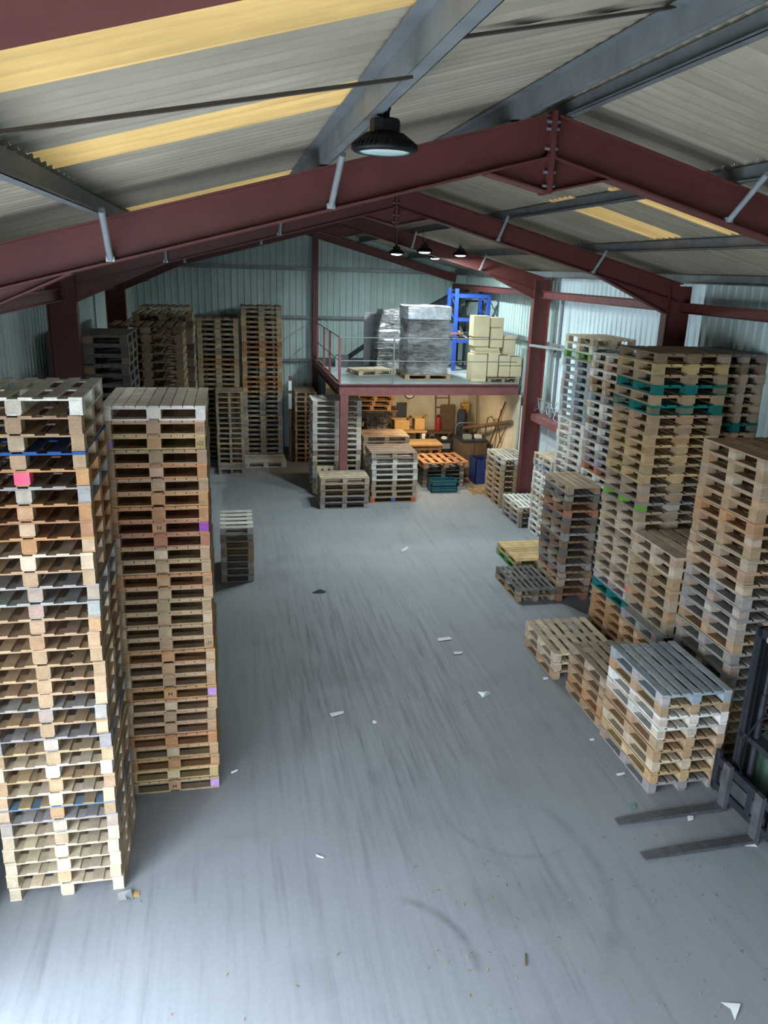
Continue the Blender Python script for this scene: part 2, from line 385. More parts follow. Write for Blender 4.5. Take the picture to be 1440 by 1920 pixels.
for x, out, lab in pur:
    m = MB(); z = ztop(x)+.022
    hh = zroof(x)-z-.045
    h2 = hh if abs(x-RA) > .5 else hh+.0
    zsec(m, (x, YF, z), (x, YG, z), out, h=h2)
    tag(m.build('purlin', GALV), lab, 'roof beam', 'roof purlins')
# fly braces
n = 0
nm = {6.32: 'the nearest full frame', 12.14: 'the second full frame', 17.95: 'the mezzanine frame'}
for Y in FY[1:]:
    for x, where in ((-.80, 'low left'), (.80, 'upper left'), (4.1, 'upper right'), (5.7, 'low right')):
        m = MB().tube((x, Y-.085, zbot(x)+.03), (x+(.02 if x < RA else -.02), Y-.52, ztop(x)+.02), .024, 10)
        m.box(x-.03, x+.03, Y-.10, Y-.03, zbot(x)+.012, zbot(x)+.05)
        tag(m.build('fly_brace', GALVL), 'galvanised tube brace on the %s of %s' % (where, nm[Y]), 'brace', 'fly braces on the red frames')
# flat sag bars near the camera
tag(MB().bar((-.86, 2.48, zroof(-.86)-.21), (.70, 3.2, zroof(.70)-.21), .045, .012).build('sag_bar', BROWNBAR), 'brown flat bar crossing beneath the yellow rooflights on the left', 'bar', 'flat roof bars')
tag(MB().bar((.78, 3.52, zroof(.78)-.04), (2.15, 3.98, zroof(2.15)-.04), .045, .012).build('sag_bar', BROWNBAR), 'brown flat bar between the lamp purlin and the ridge', 'bar', 'flat roof bars')
# ---- girts
for k, (z, lab) in enumerate(((2.85, 'lowest'), (4.2, 'middle'), (5.67, 'highest'))):
    m = MB().box(XWL+.05, 2.68, YG-.14, YG-.03, z-.05, z-.045).box(XWL+.05, 2.68, YG-.14, YG-.135, z-.05, z+.05)
    tag(m.build('girt', GALV), '%s grey horizontal rail on far wall, left of the red post' % lab, 'wall rail', 'rails on the far wall')
    m = MB().box(2.92, XWR-.05, YG-.14, YG-.03, z-.05, z-.045).box(2.92, XWR-.05, YG-.14, YG-.135, z-.05, z+.05)
    tag(m.build('girt', GALV), '%s grey horizontal rail on far wall, right of the red post' % lab, 'wall rail', 'rails on the far wall')
for z, lab in ((2.62, 'low'), (4.15, 'high')):
    ye = 17.8 if z < 3 else YG-.2
    m = MB().box(XWR-.22, XWR-.05, 12.2, ye, z-.004, z).box(XWR-.22, XWR-.215, 12.2, ye, z-.05, z+.05)
    tag(m.build('girt', GALVL), '%s pale horizontal rail along the right cladding wall' % lab, 'wall rail', 'rails on the right wall')
    m = MB().box(XWL+.03, XWL+.14, 6.5, YG-.2, z-.004, z).box(XWL+.135, XWL+.14, 6.5, YG-.2, z-.05, z+.05)
    tag(m.build('girt', GALV), '%s grey horizontal rail along the left cladding wall' % lab, 'wall rail', 'rails on the left wall')
for k, (a, b, lab) in enumerate(((6.45, 12.0, 'in front of the second frame column'), (12.28, 17.8, 'between the two right-hand columns'), (18.1, YG-.2, 'above the mezzanine'))):
    tag(MB().ibeam((7.25, a, 5.28), (7.25, b, 5.28), .12, .16, .01, .008).build('eaves_beam', REDL if k == 1 else RED), 'red eaves beam on the right wall %s' % lab, 'beam', 'eaves beams on the right')
    tag(MB().ibeam((-2.25, a, 5.28), (-2.25, b, 5.28), .12, .16, .01, .008).build('eaves_beam', RED), 'red eaves beam on the left wall, bay %s from the camera' % ('second', 'third', 'fourth')[k], 'beam', 'eaves beams on the left')
# ------------------------------------------------------------------ pallets
def lathes(L, W, nb, bw, gap=None):
    xs = [bw/2+(W-bw)*i/(nb-1) for i in range(nb)]
    return [(x-bw/2, x+bw/2) for x in xs]
PROTO = {}
def proto(kind):
    if kind in PROTO: return PROTO[kind]
    #          W    L    boards width  block w(end,mid) block len, feet
    spec = {'eur': (.80, 1.2, [(0, .145), (.180, .280), (.3275, .4725), (.52, .62), (.655, .80)], (.10, .145), .145, 'skid'),
            'open': (1.0, 1.2, lathes(1.2, 1.0, 6, .10), (.10, .12), .14, 'skid'),
            'closed': (1.0, 1.2, lathes(1.2, 1.0, 9, .103), (.10, .14), .14, 'ring'),
            'lath': (1.0, 1.2, lathes(1.2, 1.0, 7, .090), (.12, .145), .14, 'skid'),
            'slot': (1.0, 1.2, lathes(1.2, 1.0, 7, .098), (.12, .14), .14, 'skid'),
            'wide': (.8, 1.2, lathes(1.2, .8, 5, .11), (.10, .12), .12, 'ring'),
            'slim': (1.1, .60, lathes(.6, 1.1, 5, .145), (.12, .12), .11, 'skid'),
            'half': (.60, .8, lathes(.8, .6, 5, .10), (.11, .0), .12, 'skid')}[kind]
    W, L, boards, (be, bm_), bl, feet = spec
    t1, t2, t3 = (.013, .014, .014) if kind in ('open', 'slim') else (.018, .018, .018) if kind in ('wide', 'closed', 'lath') else (.022, .022, .020); zb0 = t1; zb1 = .144-t2-t3
    P = []
    m = MB()
    for a, b in boards: m.box(a, b, 0, L, .144-t3, .144)
    P.append(('deck', m.mesh('deck', WOOD), (0, 0, 0)))
    by = [(0, bl), (L/2-bl/2, L/2+bl/2), (L-bl, L)] if kind != 'slim' else [(0, bl), (L-bl, L)]
    bx = [(0, be), (W/2-bm_/2, W/2+bm_/2), (W-be, W)] if bm_ else [(0, be), (W-be, W)]
    m = MB().box(0, W, -bl/2+.004, bl/2-.004, zb1, .144-t3); me = m.mesh('bearer', WOOD)
    for a, b in by: P.append(('bearer', me, (0, (a+b)/2, 0)))
    for i, (a, b) in enumerate(bx):
        w = b-a
        me = MB().box(-w/2+.002, w/2-.002, -bl/2+.002, bl/2-.002, zb0, zb1).mesh('block', WOOD)
        for c, d in by: P.append(('block', me, ((a+b)/2, (c+d)/2, 0)))
    for i, (a, b) in enumerate(bx):
        w = min(b-a, .10)
        me = MB().box(-w/2, w/2, 0, L, 0, t1).mesh('base_board', WOOD)
        P.append(('base_board', me, ((a+b)/2, 0, 0)))
    if feet == 'ring':
        me = MB().box(bx[0][0]+.1, bx[-1][1]-.1, -.05, .05, 0, t1).mesh('cross_board', WOOD)
        for y in (.05, L-.05): P.append(('cross_board', me, (0, y, 0)))
    PROTO[kind] = (W, L, P); return PROTO[kind]
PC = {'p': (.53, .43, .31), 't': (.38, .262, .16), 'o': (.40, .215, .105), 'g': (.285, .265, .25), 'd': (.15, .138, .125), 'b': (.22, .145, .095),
      'w': (.62, .60, .55), 'r': (.33, .165, .10), 'y': (.46, .33, .165), 'T': (.01, .15, .125), 'L': (.37, .345, .385), 'G': (.13, .30, .10), 'k': (.36, .28, .20), 'a': (.32, .35, .38)}
PC['W'] = (.74, .71, .62)  # light from above put into the wood colour of the two tower tops
PN = {'W': 'brightened cream', 'p': 'pale', 't': 'tan', 'o': 'orange-brown', 'g': 'grey', 'd': 'dark', 'b': 'brown', 'w': 'whitish', 'r': 'reddish', 'y': 'yellowish', 'T': 'green-painted',
      'L': 'lilac-grey', 'G': 'bright green', 'k': 'weathered', 'a': 'blue-grey'}
ONES = 'top second third fourth fifth sixth seventh eighth ninth tenth eleventh twelfth thirteenth fourteenth fifteenth sixteenth seventeenth eighteenth nineteenth'.split()
def ordw(k):
    if k < 20: return ONES[k-1]
    t, r = divmod(k, 10); tens = {2: 'twent', 3: 'thirt'}[t]
    return tens+'ieth' if r == 0 else tens+'y-'+('first' if r == 1 else ONES[r-1])
PAINT = {'pink': (.75, .12, .20), 'purple': (.26, .07, .32), 'lilac': (.42, .25, .50), 'orange': (.62, .13, .04), 'blue': (.03, .12, .45), 'green': (.17, .36, .05), 'bluedeck': (.03, .09, .26), 'white': (.8, .78, .74), 'slate': (.13, .2, .27)}
NP = 0
rng = random.Random(11)
def vary(c, r):
    k = 1+r.uniform(-.10, .10); return tuple(max(.003, x*k*(1+r.uniform(-.04, .04))) for x in c)
def put_pallet(kind, x, y, z, sx, sy, sz, rot, col, label, group, paint=None, extra=None, block_jit=.6):
    """one pallet: Empty + children sharing the prototype meshes; (x,y) centre"""
    global NP
    NP += 1
    W, L, P = proto(kind)
    t = bpy.data.objects.new('wooden_pallet', None); COL.objects.link(t)
    t.empty_display_size = .05
    t.location = (x, y, z); t.rotation_euler = (0, 0, rot); t.scale = (sx, sy, sz)
    tag(t, label, 'pallet', group)
    nb = 0
    deckc = vary(col, rng)
    for (nme, me, off) in P:
        o = bpy.data.objects.new(nme, me); COL.objects.link(o); o.parent = t
        o.location = (off[0]-W/2, off[1]-L/2, off[2])
        c = deckc
        if nme == 'block':
            i, j = divmod(nb, 3); nb += 1
            if rng.random() < block_jit: c = vary(tuple(.5*a+.5*b for a, b in zip(col, rng.choice([PC['t'], PC['p'], PC['o'], col]))), rng)
            if paint and ('block', i, j) in paint:
                nm_ = paint[('block', i, j)]; c = PAINT[nm_]; o['label'] = '%s-painted block' % nm_
        elif paint and nme in paint:
            c = PAINT[paint[nme]]; o['label'] = 'blue-painted deck' if nme == 'deck' else 'blue board'
        o.color = (*c, 1)
    return t
def marks(parent, kind, H=True):
    """stencilled H on the centre block of the front face"""
    W, L, P = proto(kind)
    m = MB(); y = -.0015-L/2
    for a, b, c, d in ((-.020, -.012, .045, .087), (.012, .020, .045, .087), (-.012, .012, .062, .070)): m.box(a, b, y-.001, y+.001, c, d)
    o = m.build('stencil_letter', BLACK, parent); o['label'] = 'black stencilled H'
def stamp(parent, kind, side=1):
    W, L, P = proto(kind); y = -.0015-L/2; m = MB(); r = random.Random(NP)
    x0 = side*(W/2-.05)
    for i in range(3):
        for j in range(3):
            if r.random() < .75: m.box(x0-.035+i*.024, x0-.035+i*.024+.016, y-.001, y+.001, .038+j*.017, .038+j*.017+.009)
    o = m.build('treatment_stamp', OLDTIM, parent); o['label'] = 'faint dark branded stamp'
def stack(kind, x0, x1, y0, y1, n, ztop_, cols, desc, group, rot=0, visible=None, specials=None, z0=0, jit=.008, lean=(0, 0), extra=None, yaw=0, labs=None):
    """cols: string top->down. Returns list of pallets (top first)."""
    W, L, P = proto(kind)
    dx, dy = x1-x0, y1-y0; h = (ztop_-z0)/n; sz = (h-.0012)/.144
    (sx, sy) = (dx/W, dy/L) if rot in (0, PI) else (dy/W, dx/L)
    out = []
    vis = n if visible is None else visible
    for k in range(1, n+1):
        c = cols[min(k-1, len(cols)-1)]
        z = z0+(n-k)*h
        f = (n-k)/n
        cx = (x0+x1)/2+rng.uniform(-jit, jit)+lean[0]*f; cy_ = (y0+y1)/2+rng.uniform(-jit, jit)+lean[1]*f
        rz = rot+yaw+rng.uniform(-.006, .006)
        if k > vis:
            LEFT.append((kind, cx, cy_, z, sx, sy, sz, rz, PC[c])); continue
        sp_ = (specials or {}).get(k, {})
        w = sp_.get('name', PN[c])
        lab = (labs or {}).get(k) or ('%s pallet, %s from the top of the %s' % (w, ordw(k), desc) if k > 1 else '%s pallet on top of the %s' % (w, desc))
        out.append(put_pallet(kind, cx, cy_, z, sx, sy, sz, rz, PC[c], lab, group, sp_.get('paint')))
    return out
LEFT = []
# ---- left side
A = stack('open', -2.14, -1.12, 6.47, 7.6, 33, 4.72, 'Wtttogoroptggttttttgtgtptptgpppppp', 'tall stack at the left edge', 'pallets in the left-edge tower', jit=.012,
      specials={4: {'name': 'blue-decked', 'paint': {'deck': 'bluedeck', 'bearer': 'bluedeck'}}, 5: {'name': 'pink-blocked', 'paint': {('block', 1, 0): 'pink'}},
                24: {'paint': {('block', 1, 0): 'white', ('block', 2, 0): 'white'}}, 27: {'paint': {'bearer': 'slate'}}})
B = stack('closed', -1.21, -.22, 7.9, 9.12, 30, 4.41, 'Wtytotoorrttotttttottotttotoyt', 'second tall stack from the left edge', 'pallets in the second tower', jit=.010,
      specials={3: {'paint': {('block', 0, 0): 'lilac'}}, 9: {'name': 'purple-cornered', 'paint': {('block', 2, 0): 'purple'}},
                22: {'name': 'lilac-cornered', 'paint': {('block', 2, 0): 'lilac'}}, 30: {'name': 'lilac-cornered', 'paint': {('block', 2, 0): 'lilac'}}})
for k in (9, 22, 30): marks(B[k-1], 'closed')
for k in (2, 3, 13, 18): stamp(B[k-1], 'closed')
stack('slim', -.21, .40, 14.07, 15.2, 8, 1.08, 'wgkkkggg', 'small half-width stack beyond the left towers', 'pallets in the half-width stack', rot=PI/2)
stack('closed', -2.56, -1.42, 12.35, 13.6, 32, 4.70, 'd'*32, 'dark stack by the left wall', 'dark pallets by the left wall', visible=4)
stack('lath', -1.93, -.72, 14.1, 15.2, 32, 4.72, 'btttkttttbktttbt'*2, 'brown stack behind the dark stack', 'brown pallets behind the dark stack', visible=9)
stack('lath', -1.75, -.62, 16.2, 17.4, 33, 4.80, 'kbkkbbkbkbkb'*3, 'brown stack hidden behind the brown one', 'pallets of the far stacks', visible=0)
stack('lath', -2.0, -.85, 20.2, 21.4, 32, 4.72, 'kb'*16, '', '', visible=0)
# far wall stacks: the smallest in the photo
stack('wide', -.82, .37, 23.95, 24.9, 29, 4.22, 'tktktkktottkktkkkk'*2, '', '', visible=0)
stack('wide', -.33, .44, 22.85, 23.85, 15, 2.25, 'ktkkkgkkgkkkgkk', '', '', visible=0, rot=PI/2)
stack('wide', -.30, .42, 22.2, 22.8, 1, .16, 'g', '', '', visible=0, rot=PI/2)
stack('wide', .46, 1.66, 24.2, 25.3, 31, 4.58, 'kktttttrootokkoottggggkgkgkkgkggg', '', '', visible=0)
stack('wide', 1.98, 2.62, 23.5, 24.7, 15, 2.15, 'ppkkbbbkbbbkbbb', '', '', visible=0, rot=PI/2)
FLOORP = stack('lath', .46, 1.68, 22.9, 23.9, 1, .17, 'w', '', 'single pallets on the floor', labs={1: 'single whitish pallet lying at the foot of the tallest far stack'}, rot=PI/2)
# around the mezzanine post
stack('wide', 2.14, 3.42, 20.05, 21.0, 17, 2.46, 'wwwwwwwwwkwkaaakk', 'stack behind the red mezzanine post', 'pallets behind the mezzanine post', rot=PI/2)
stack('wide', 2.18, 3.40, 18.57, 19.33, 5, .79, 'pkkgg', 'low stack before the mezzanine post', 'pallets of the low stack', rot=PI/2)
stack('wide', 3.53, 4.72, 19.0, 20.05, 9, 1.31, 'kwwwwkkkt', 'stack with orange and blue feet', 'pallets of the orange-and-blue-footed stack', rot=PI/2, jit=.02,
      specials={9: {'name': 'orange-and-blue-footed', 'paint': {('block', 0, 0): 'orange', ('block', 0, 2): 'orange', ('block', 0, 1): 'blue', ('block', 2, 0): 'orange', ('block', 2, 2): 'orange', ('block', 2, 1): 'blue'}}})
stack('wide', 3.53, 4.79, 20.3, 21.3, 10, 1.45, 'kkkkkkkkkk', 'half-hidden stack behind the orange-and-blue-footed one', 'pallets of the half-hidden stack', rot=PI/2, visible=2)
# standing pallet leaning at the post stack
o = put_pallet('wide', 2.62, 19.72, .42, 1.02, .80/1.2, .8, 0, PC['p'], 'pale pallet standing on edge behind the low stack', 'single pallets on the floor'); o.rotation_euler = (PI/2-.12, PI/2*0, PI/2*0); o.location = (2.62, 19.78, .40)
# workshop pallets
stack('wide', 5.22, 6.38, 20.35, 21.25, 5, .58, 'ddddd', 'dark stack under the orange pallet', 'dark pallets by the workshop', rot=PI/2)
stack('open', 5.14, 6.44, 20.15, 21.35, 1, .74, 'o', '', 'single pallets on the floor', z0=.59, labs={1: 'orange-brown slatted pallet lying across the dark stack'}, yaw=.06)
# ---- right side
stack('slot', 4.66, 5.53, 7.0, 8.25, 9, 1.30, 'atwwttpyg', 'grey-topped stack by the forks', 'pallets of the grey-topped stack', jit=.010)
stack('lath', 4.69, 5.58, 8.36, 9.42, 5, .74, 'kttot', 'tan stack behind the grey-topped one', 'pallets of the tan stack')
stack('lath', 4.59, 5.60, 9.69, 10.87, 3, .42, 'ppt', 'three-high pile left of the green-banded tower', 'pallets of the three-high pile')
stack('eur', 5.79, 6.85, 7.45, 8.64, 26, 3.86, 'ttkttottktkggggtgggggttktt', 'tall stack beside the forklift mast', 'pallets of the forklift-side tower', jit=.012)
stack('eur', 5.70, 6.70, 8.72, 9.86, 7, 2.24, 'ppttktk', 'pale stack between the two right towers', 'pallets of the pale right stack', z0=1.13)
stack('eur', 5.56, 6.50, 8.72, 9.70, 8, 1.128, 'gooooooo', 'orange pile beneath the pale right stack', 'pallets of the orange pile')
stack('eur', 5.85, 6.97, 10.05, 11.20, 33, 4.74, 'bytTtTttyyytykkgkppkpppkpLTtoooooott', 'green-banded tower on the right', 'pallets of the green-banded tower', jit=.012,
      specials={4: {'name': 'green-painted'}, 16: {'name': 'green-blocked', 'paint': {('block', 0, 0): 'green', ('block', 0, 1): 'green', ('block', 0, 2): 'green'}},
                25: {'name': 'pink-blocked', 'paint': {('block', 0, 0): 'pink'}}, 27: {'name': 'teal-painted', 'paint': {('block', 0, 0): 'teal', ('block', 0, 1): 'teal', ('block', 0, 2): 'teal'}}}
      ) if PAINT.setdefault('teal', (.01, .15, .17)) else 0
stack('eur', 7.02, 7.70, 10.25, 11.4, 33, 4.72, 'dbkkktkTtkk'+'k'*22, 'dim stack behind the green-banded tower', 'pallets of the dim right stack', visible=11)
stack('lath', 6.52, 7.36, 13.5, 14.72, 32, 4.64, 'pwGaaaaaaaawwwwwwwww'+'w'*12, 'bluish stack by the right wall', 'pallets of the bluish right stack', visible=19, jit=.012,
      specials={2: {'name': 'pale-green'}})
stack('lath', 6.50, 7.30, 12.29, 13.44, 31, 4.42, 'wpwttawwgwgwLLr'+'w'*16, 'whitish stack between two right towers', 'pallets of the whitish right stack', visible=15, jit=.012)
stack('half', 5.83, 6.44, 12.43, 13.48, 15, 2.18, 'kdbrdbgbdbgbkbr', 'dark brown stack right of the aisle', 'pallets of the dark brown stack', jit=.012)
stack('lath', 5.07, 5.81, 12.48, 13.70, 2, .235, 'dt', 'low dark pair beside the brown stack', 'pallets of the low dark pair', labs={1: 'dark blue-grey pallet, upper of the low pair before the brown stack', 2: 'tan pallet under the dark blue-grey pallet'})
stack('closed', 5.57, 6.49, 13.92, 15.1, 2, .24, 'yG', '', 'pallets of the low green-sided pair', rot=PI/2, labs={1: 'yellowish slatted pallet, upper of the low green-sided pair', 2: 'green-painted pallet under the low yellowish one'})
stack('lath', 6.83, 7.40, 15.45, 16.52, 13, 1.87, 'pawwwwpwwwwww', 'slim pale stack behind the brown stack', 'pallets of the slim pale stack', jit=.010)
stack('lath', 6.63, 7.40, 16.62, 17.79, 4, .51, 'wkgg', 'low four-high pile before the slim stack', 'pallets of the low four-high pile')
stack('lath', 6.69, 7.44, 18.17, 19.42, 9, 1.29, 'wkkttkktk', 'pale stack by the workshop opening', 'pallets of the workshop-side stack')
# everything beyond the 300 largest: one mesh
bm = bmesh.new(); 
va = []; fa = []; ca = []
for (kind, cx, cy_, z, sx, sy, sz, rz, c) in LEFT:
    W, L, P = proto(kind); M = Matrix.Translation((cx, cy_, z)) @ Matrix.Rotation(rz, 4, 'Z') @ Matrix.Diagonal((sx, sy, sz, 1))
    c = vary(c, rng)
    for nme, me, off in P:
        b = len(va); O = Vector((off[0]-W/2, off[1]-L/2, off[2]))
        va += [tuple(M @ (v.co+O)) for v in me.vertices]
        fa += [tuple(i+b for i in p.vertices) for p in me.polygons]; ca += [c]*len(me.polygons)
me = bpy.data.meshes.new('pallet_heap'); me.from_pydata(va, [], fa); me.materials.append(WOODMIX)
at = me.attributes.new('wood', 'FLOAT_COLOR', 'FACE')
at.data.foreach_set('color', [q for c in ca for q in (*c, 1)])
o = bpy.data.objects.new('pallet_heap', me); COL.objects.link(o)
tag(o, 'weathered pallets stacked against the far wall and deep in the rear stacks', 'pallets', None, 'stuff')
print('PALLETS', NP, 'left', len(LEFT))
# ------------------------------------------------------------------ mezzanine
MX, MY, MZ = 2.74, 19.45, 2.97
t = thing('mezzanine_platform', 'grey-floored mezzanine with red steel edge beams in the far right corner', 'mezzanine', (MX, MY, 0))
MB().box(.02, 4.68, .02, 5.9, MZ-.05, MZ).build('platform_floor', plain('grey_deck', (.31, .335, .33), .7, dirt=.25, sc=2), t)
m = MB().ibeam((0, 0, MZ-.135), (4.7, 0, MZ-.135), .12, .27, .014, .01); m.build('edge_beam', REDL, t)
m = MB().ibeam((0, .07, MZ-.135), (0, 5.9, MZ-.135), .12, .27, .014, .01); m.build('edge_beam', RED, t)
for x in (1.2, 2.4, 3.6):
    MB().box(x-.03, x+.03, .08, 5.9, MZ-.25, MZ-.06).build('joist', OLDTIM, t)
m = MB().box(.02, .22, -.09, -.075, 0, MZ-.27).box(.02, .22, .075, .09, 0, MZ-.27).box(.115, .125, -.075, .075, 0, MZ-.27).box(-.02, .26, -.13, .13, 0, .015)
m.build('post', REDL, t)
t = thing('guard_rail', 'red-posted guard rail with two grey tubes around the mezzanine edge', 'railing', (MX, MY, MZ))
for x, y in ((.0, 0), (.0, 1.9), (.0, 3.2), (.0, 4.9)):
    MB().box(x-.03, x+.03, y-.03, y+.03, 0, 1.14).build('post', REDL, t)
MB().box(1.35, 1.375, -.02, .02, 0, 1.14).build('post', GALV, t)
for z in (.575, 1.14):
    MB().tube((0, 0, z), (4.6, 0, z), .012).build('rail', GALV, t)
    MB().tube((0, 0, z), (0, 5.9, z), .013).build('rail', GALV, t)
# workshop shell under the platform
struct(MB().box(2.95, 7.5, 23.9, 23.98, 0, 2.68).box(2.95, 7.5, 23.88, 23.9, .55, .57).box(2.95, 7.5, 23.88, 23.9, 1.12, 1.14).box(2.95, 7.5, 23.88, 23.9, 1.7, 1.72).build('wall_workshop_back', CREAMW))
struct(MB().box(7.5, 7.56, 19.5, 23.9, 0, 2.68).build('wall_workshop_right', CREAMW))
# ---- goods on the mezzanine
def lumpy(x0, x1, y0, y1, z0, z1, amp, seed, lean=(0, 0), nz=26, mid=None):
    r = random.Random(seed); ph = [r.uniform(0, 6.28) for _ in range(8)]
    m = MB(); n = 40
    def P(u, v):
        a = u*4; k = int(min(a, 3.999)); f = a-k
        X = [(0, 0), (1, 0), (1, 1), (0, 1), (0, 0)]; x = X[k][0]+(X[k+1][0]-X[k][0])*f; y = X[k][1]+(X[k+1][1]-X[k][1])*f
        # rounded corners
        cx, cy_ = x-.5, y-.5; q = max(abs(cx), abs(cy_)); rr = math.hypot(cx, cy_); s = .5/max(q, .001); s = 1-.10*max(0, (rr-.56)/.15)
        w = math.sin(v*34+ph[0])*.5+math.sin(v*61+ph[1]+u*9)*.35+math.sin(u*24+ph[2]+v*13)*.4
        s *= 1+amp*w
        zz = z0+(z1-z0)*v
        return (x0+(x1-x0)*(.5+cx*s)+lean[0]*v*v, y0+(y1-y0)*(.5+cy_*s)+lean[1]*v*v, zz)
    m.grid(P, n, nz)
    m.grid(lambda u, v: (x0+.03+(x1-x0-.06)*u+lean[0], y0+.03+(y1-y0-.06)*v+lean[1], z1-.004+.02*math.sin(u*9+v*7+ph[3])), 8, 8)
    return m
put_pallet('wide', 5.22, 20.9, MZ, 1.2/.8, 1.24/1.2, .85, PI/2, PC['t'], 'tan pallet under the big silver-wrapped load', 'pallets on the mezzanine')
t = thing('wrapped_load', 'big square load in silvery stretch film at the mezzanine front', 'wrapped load', (5.22, 20.9, MZ+.13))
lumpy(-.60, .60, -.55, .55, 0, 1.70, .012, 3).build('load', LOAD, t)
lumpy(-.62, .62, -.57, .57, .02, 1.72, .016, 5, nz=34).build('stretch_film', FILM, t, fix=True)
lumpy(-.635, .635, -.585, .585, 1.42, 1.735, .014, 6, nz=14).build('bunched_film', plain('bunched_film', (.62, .65, .69), .22, dirt=.45, sc=9, spec=.8), t)
t = thing('wrapped_load', 'leaning dark stack of bagged goods left of the silver load', 'wrapped load', (4.58, 22.72, MZ))
lumpy(-.42, .48, -.5, .5, 0, 1.66, .03, 9, lean=(.18, 0)).build('load', SACKS, t)
lumpy(-.44, .50, -.52, .52, .6, 1.69, .035, 10, lean=(.18, 0), nz=18).build('stretch_film', FILM, t)
tag(MB().box(4.02, 4.86, 23.42, 23.46, MZ, 4.52).build('leaning_panel', GREYP), 'plain grey sheet panel standing behind the dark bagged stack', 'panel')
o = put_pallet('open', 3.92, 21.6, MZ, .9, .9, .8, PI/2+.22, PC['p'], 'pale broken pallet lying flat on the mezzanine floor', 'pallets on the mezzanine')
tag(MB().prism([(3.10, 22.9), (3.55, 23.3), (3.18, 23.5)], 'z', MZ, MZ+.30).build('offcut_board', GREYP), 'grey triangular board offcut near the mezzanine side rail', 'board')
m = MB().bar((3.45, 23.9, MZ+.06), (4.1, 23.7, MZ+.55), .10, .14).bar((3.45, 24.05, MZ+.06), (4.1, 23.85, MZ+.55), .05, .05)
tag(m.build('steel_ramp', DARKST), 'dark sloping steel channel left of the grey panel', 'ramp')
# cream blocks
put_pallet('wide', 7.12, 20.1, MZ, .9, .82/1.2, .8, PI/2, PC['k'], 'weathered pallet under the cream foam blocks', 'pallets on the mezzanine')
BX = [(985, 1100, 258, 400, .42, 'tallest cream block, upper of the left column'), (988, 1100, 402, 462, .42, 'squat cream block midway up the left column'),
      (1105, 1198, 268, 333, .4, 'small cream block at the top of the second column'), (1110, 1200, 335, 468, .4, 'upright cream block beneath the small top block'),
      (1208, 1295, 395, 515, .4, 'single cream block standing on the right-hand heap'), (1000, 1100, 464, 510, .46, 'flat cream block below the left column'),
      (983, 1092, 512, 690, .46, 'big cream block at the lower left of the heap'), (1098, 1172, 470, 655, .42, 'slim tall cream block in the middle of the heap'),
      (1178, 1258, 520, 588, .42, 'cream block in the upper right row'), (1260, 1342, 528, 588, .42, 'cream block at the right end of the upper row'),
      (1180, 1260, 590, 658, .42, 'cream block in the bottom right row'), (1262, 1345, 590, 658, .42, 'cream block at the bottom right corner of the heap')]
for i, (a, b, c, d, dp, lab) in enumerate(BX):
    base = MZ+.135 if a > 1090 else MZ+.001
    X0, X1 = 6.28+(a-985)/262+.004, 6.28+(b-985)/262-.004; Z1 = MZ+(700-c)/262; Z0 = MZ+(700-d)/262+.003
    if d > 645: Z0 = base
    y0 = 19.86+(.06 if c < 460 else 0)
    m = MB(); bmx = m.box(X0, X1, y0, y0+dp, Z0, Z1)
    bmesh.ops.bevel(m.bm, geom=list(m.bm.edges), offset=.012, segments=2, affect='EDGES')
    tag(m.build('foam_block', FOAM), lab+' on the mezzanine', 'foam block', 'cream blocks on the mezzanine')
# blue racking
t = thing('pallet_rack', 'tall blue steel racking behind the silver load', 'rack', (6.45, 22.2, MZ))
for x in (0, .95):
    for y in (0, .8):
        MB().box(x-.05, x+.05, y-.04, y+.04, 0, 2.3).build('upright', BLUE, t)
for z in (.9, 1.5, 2.15):
    for y in (0, .8):
        MB().box(.05, .9, y-.03, y+.03, z-.10, z).build('beam', BLUE, t)
for x in (0, .95):
    m = MB()
    for k in range(5): m.bar((x, .03, .1+k*.42), (x, .77, .1+(k+1)*.42 if k % 2 == 0 else .1+(k+1)*.42), .03, .02, up=(1, 0, 0))
    m.build('brace', BLUE, t)
MB().box(.05, .9, -.02, .82, .9, .925).build('shelf', OLDTIM, t)
MB().box(.05, .9, -.02, .82, 1.5, 1.52).build('shelf', DARKST, t)
m = MB(); r = random.Random(4)
for i in range(14):
    x = r.uniform(.1, .75); y = r.uniform(0, .6); m.bar((x, y, .945+.012*i), (x+r.uniform(-.1, .25), y+r.uniform(.1, .3), .95+.012*i), .08, .01)
tag(m.build('timber_offcuts', WHITEB), 'pale scraps heaped on the blue rack shelf', 'offcuts', kind='stuff').location = (6.55, 22.2, MZ)
tag(MB().bar((5.95, 21.7, 4.05), (6.55, 21.7, 4.08), .05, .05).build('timber_bar', plain('salmon_timber', (.5, .2, .12), .7)), 'reddish bar sticking out beside the blue rack', 'bar')
t = thing('conveyor', 'dark sloping conveyor frame high against the far wall', 'conveyor', (6.1, 24.3, 0))
for y in (0, .45): MB().bar((-.2, y, 4.40), (1.35, y, 5.25), .05, .16).build('side_rail', DARKST, t)
m = MB()
for k in range(9):
    f = (k+.5)/9; m.tube((-.2+1.55*f, .03, 4.40+.85*f), (-.2+1.55*f, .42, 4.40+.85*f), .03, 8)
m.build('roller', GALV, t)
for f in (.35, .85): MB().box(-.2+1.55*f-.03, -.2+1.55*f+.03, .2, .26, MZ, 4.40+.85*f-.07).build('leg', DARKST, t)
t = thing('steel_stand', 'dark open steel frame behind the cream blocks', 'frame', (7.1, 23.4, MZ))
for x in (0, .52): MB().box(x-.02, x+.02, -.02, .02, 0, 1.95).build('leg', DARKST, t)
MB().box(-.02, .54, -.02, .02, 1.9, 1.95).build('top_bar', DARKST, t)
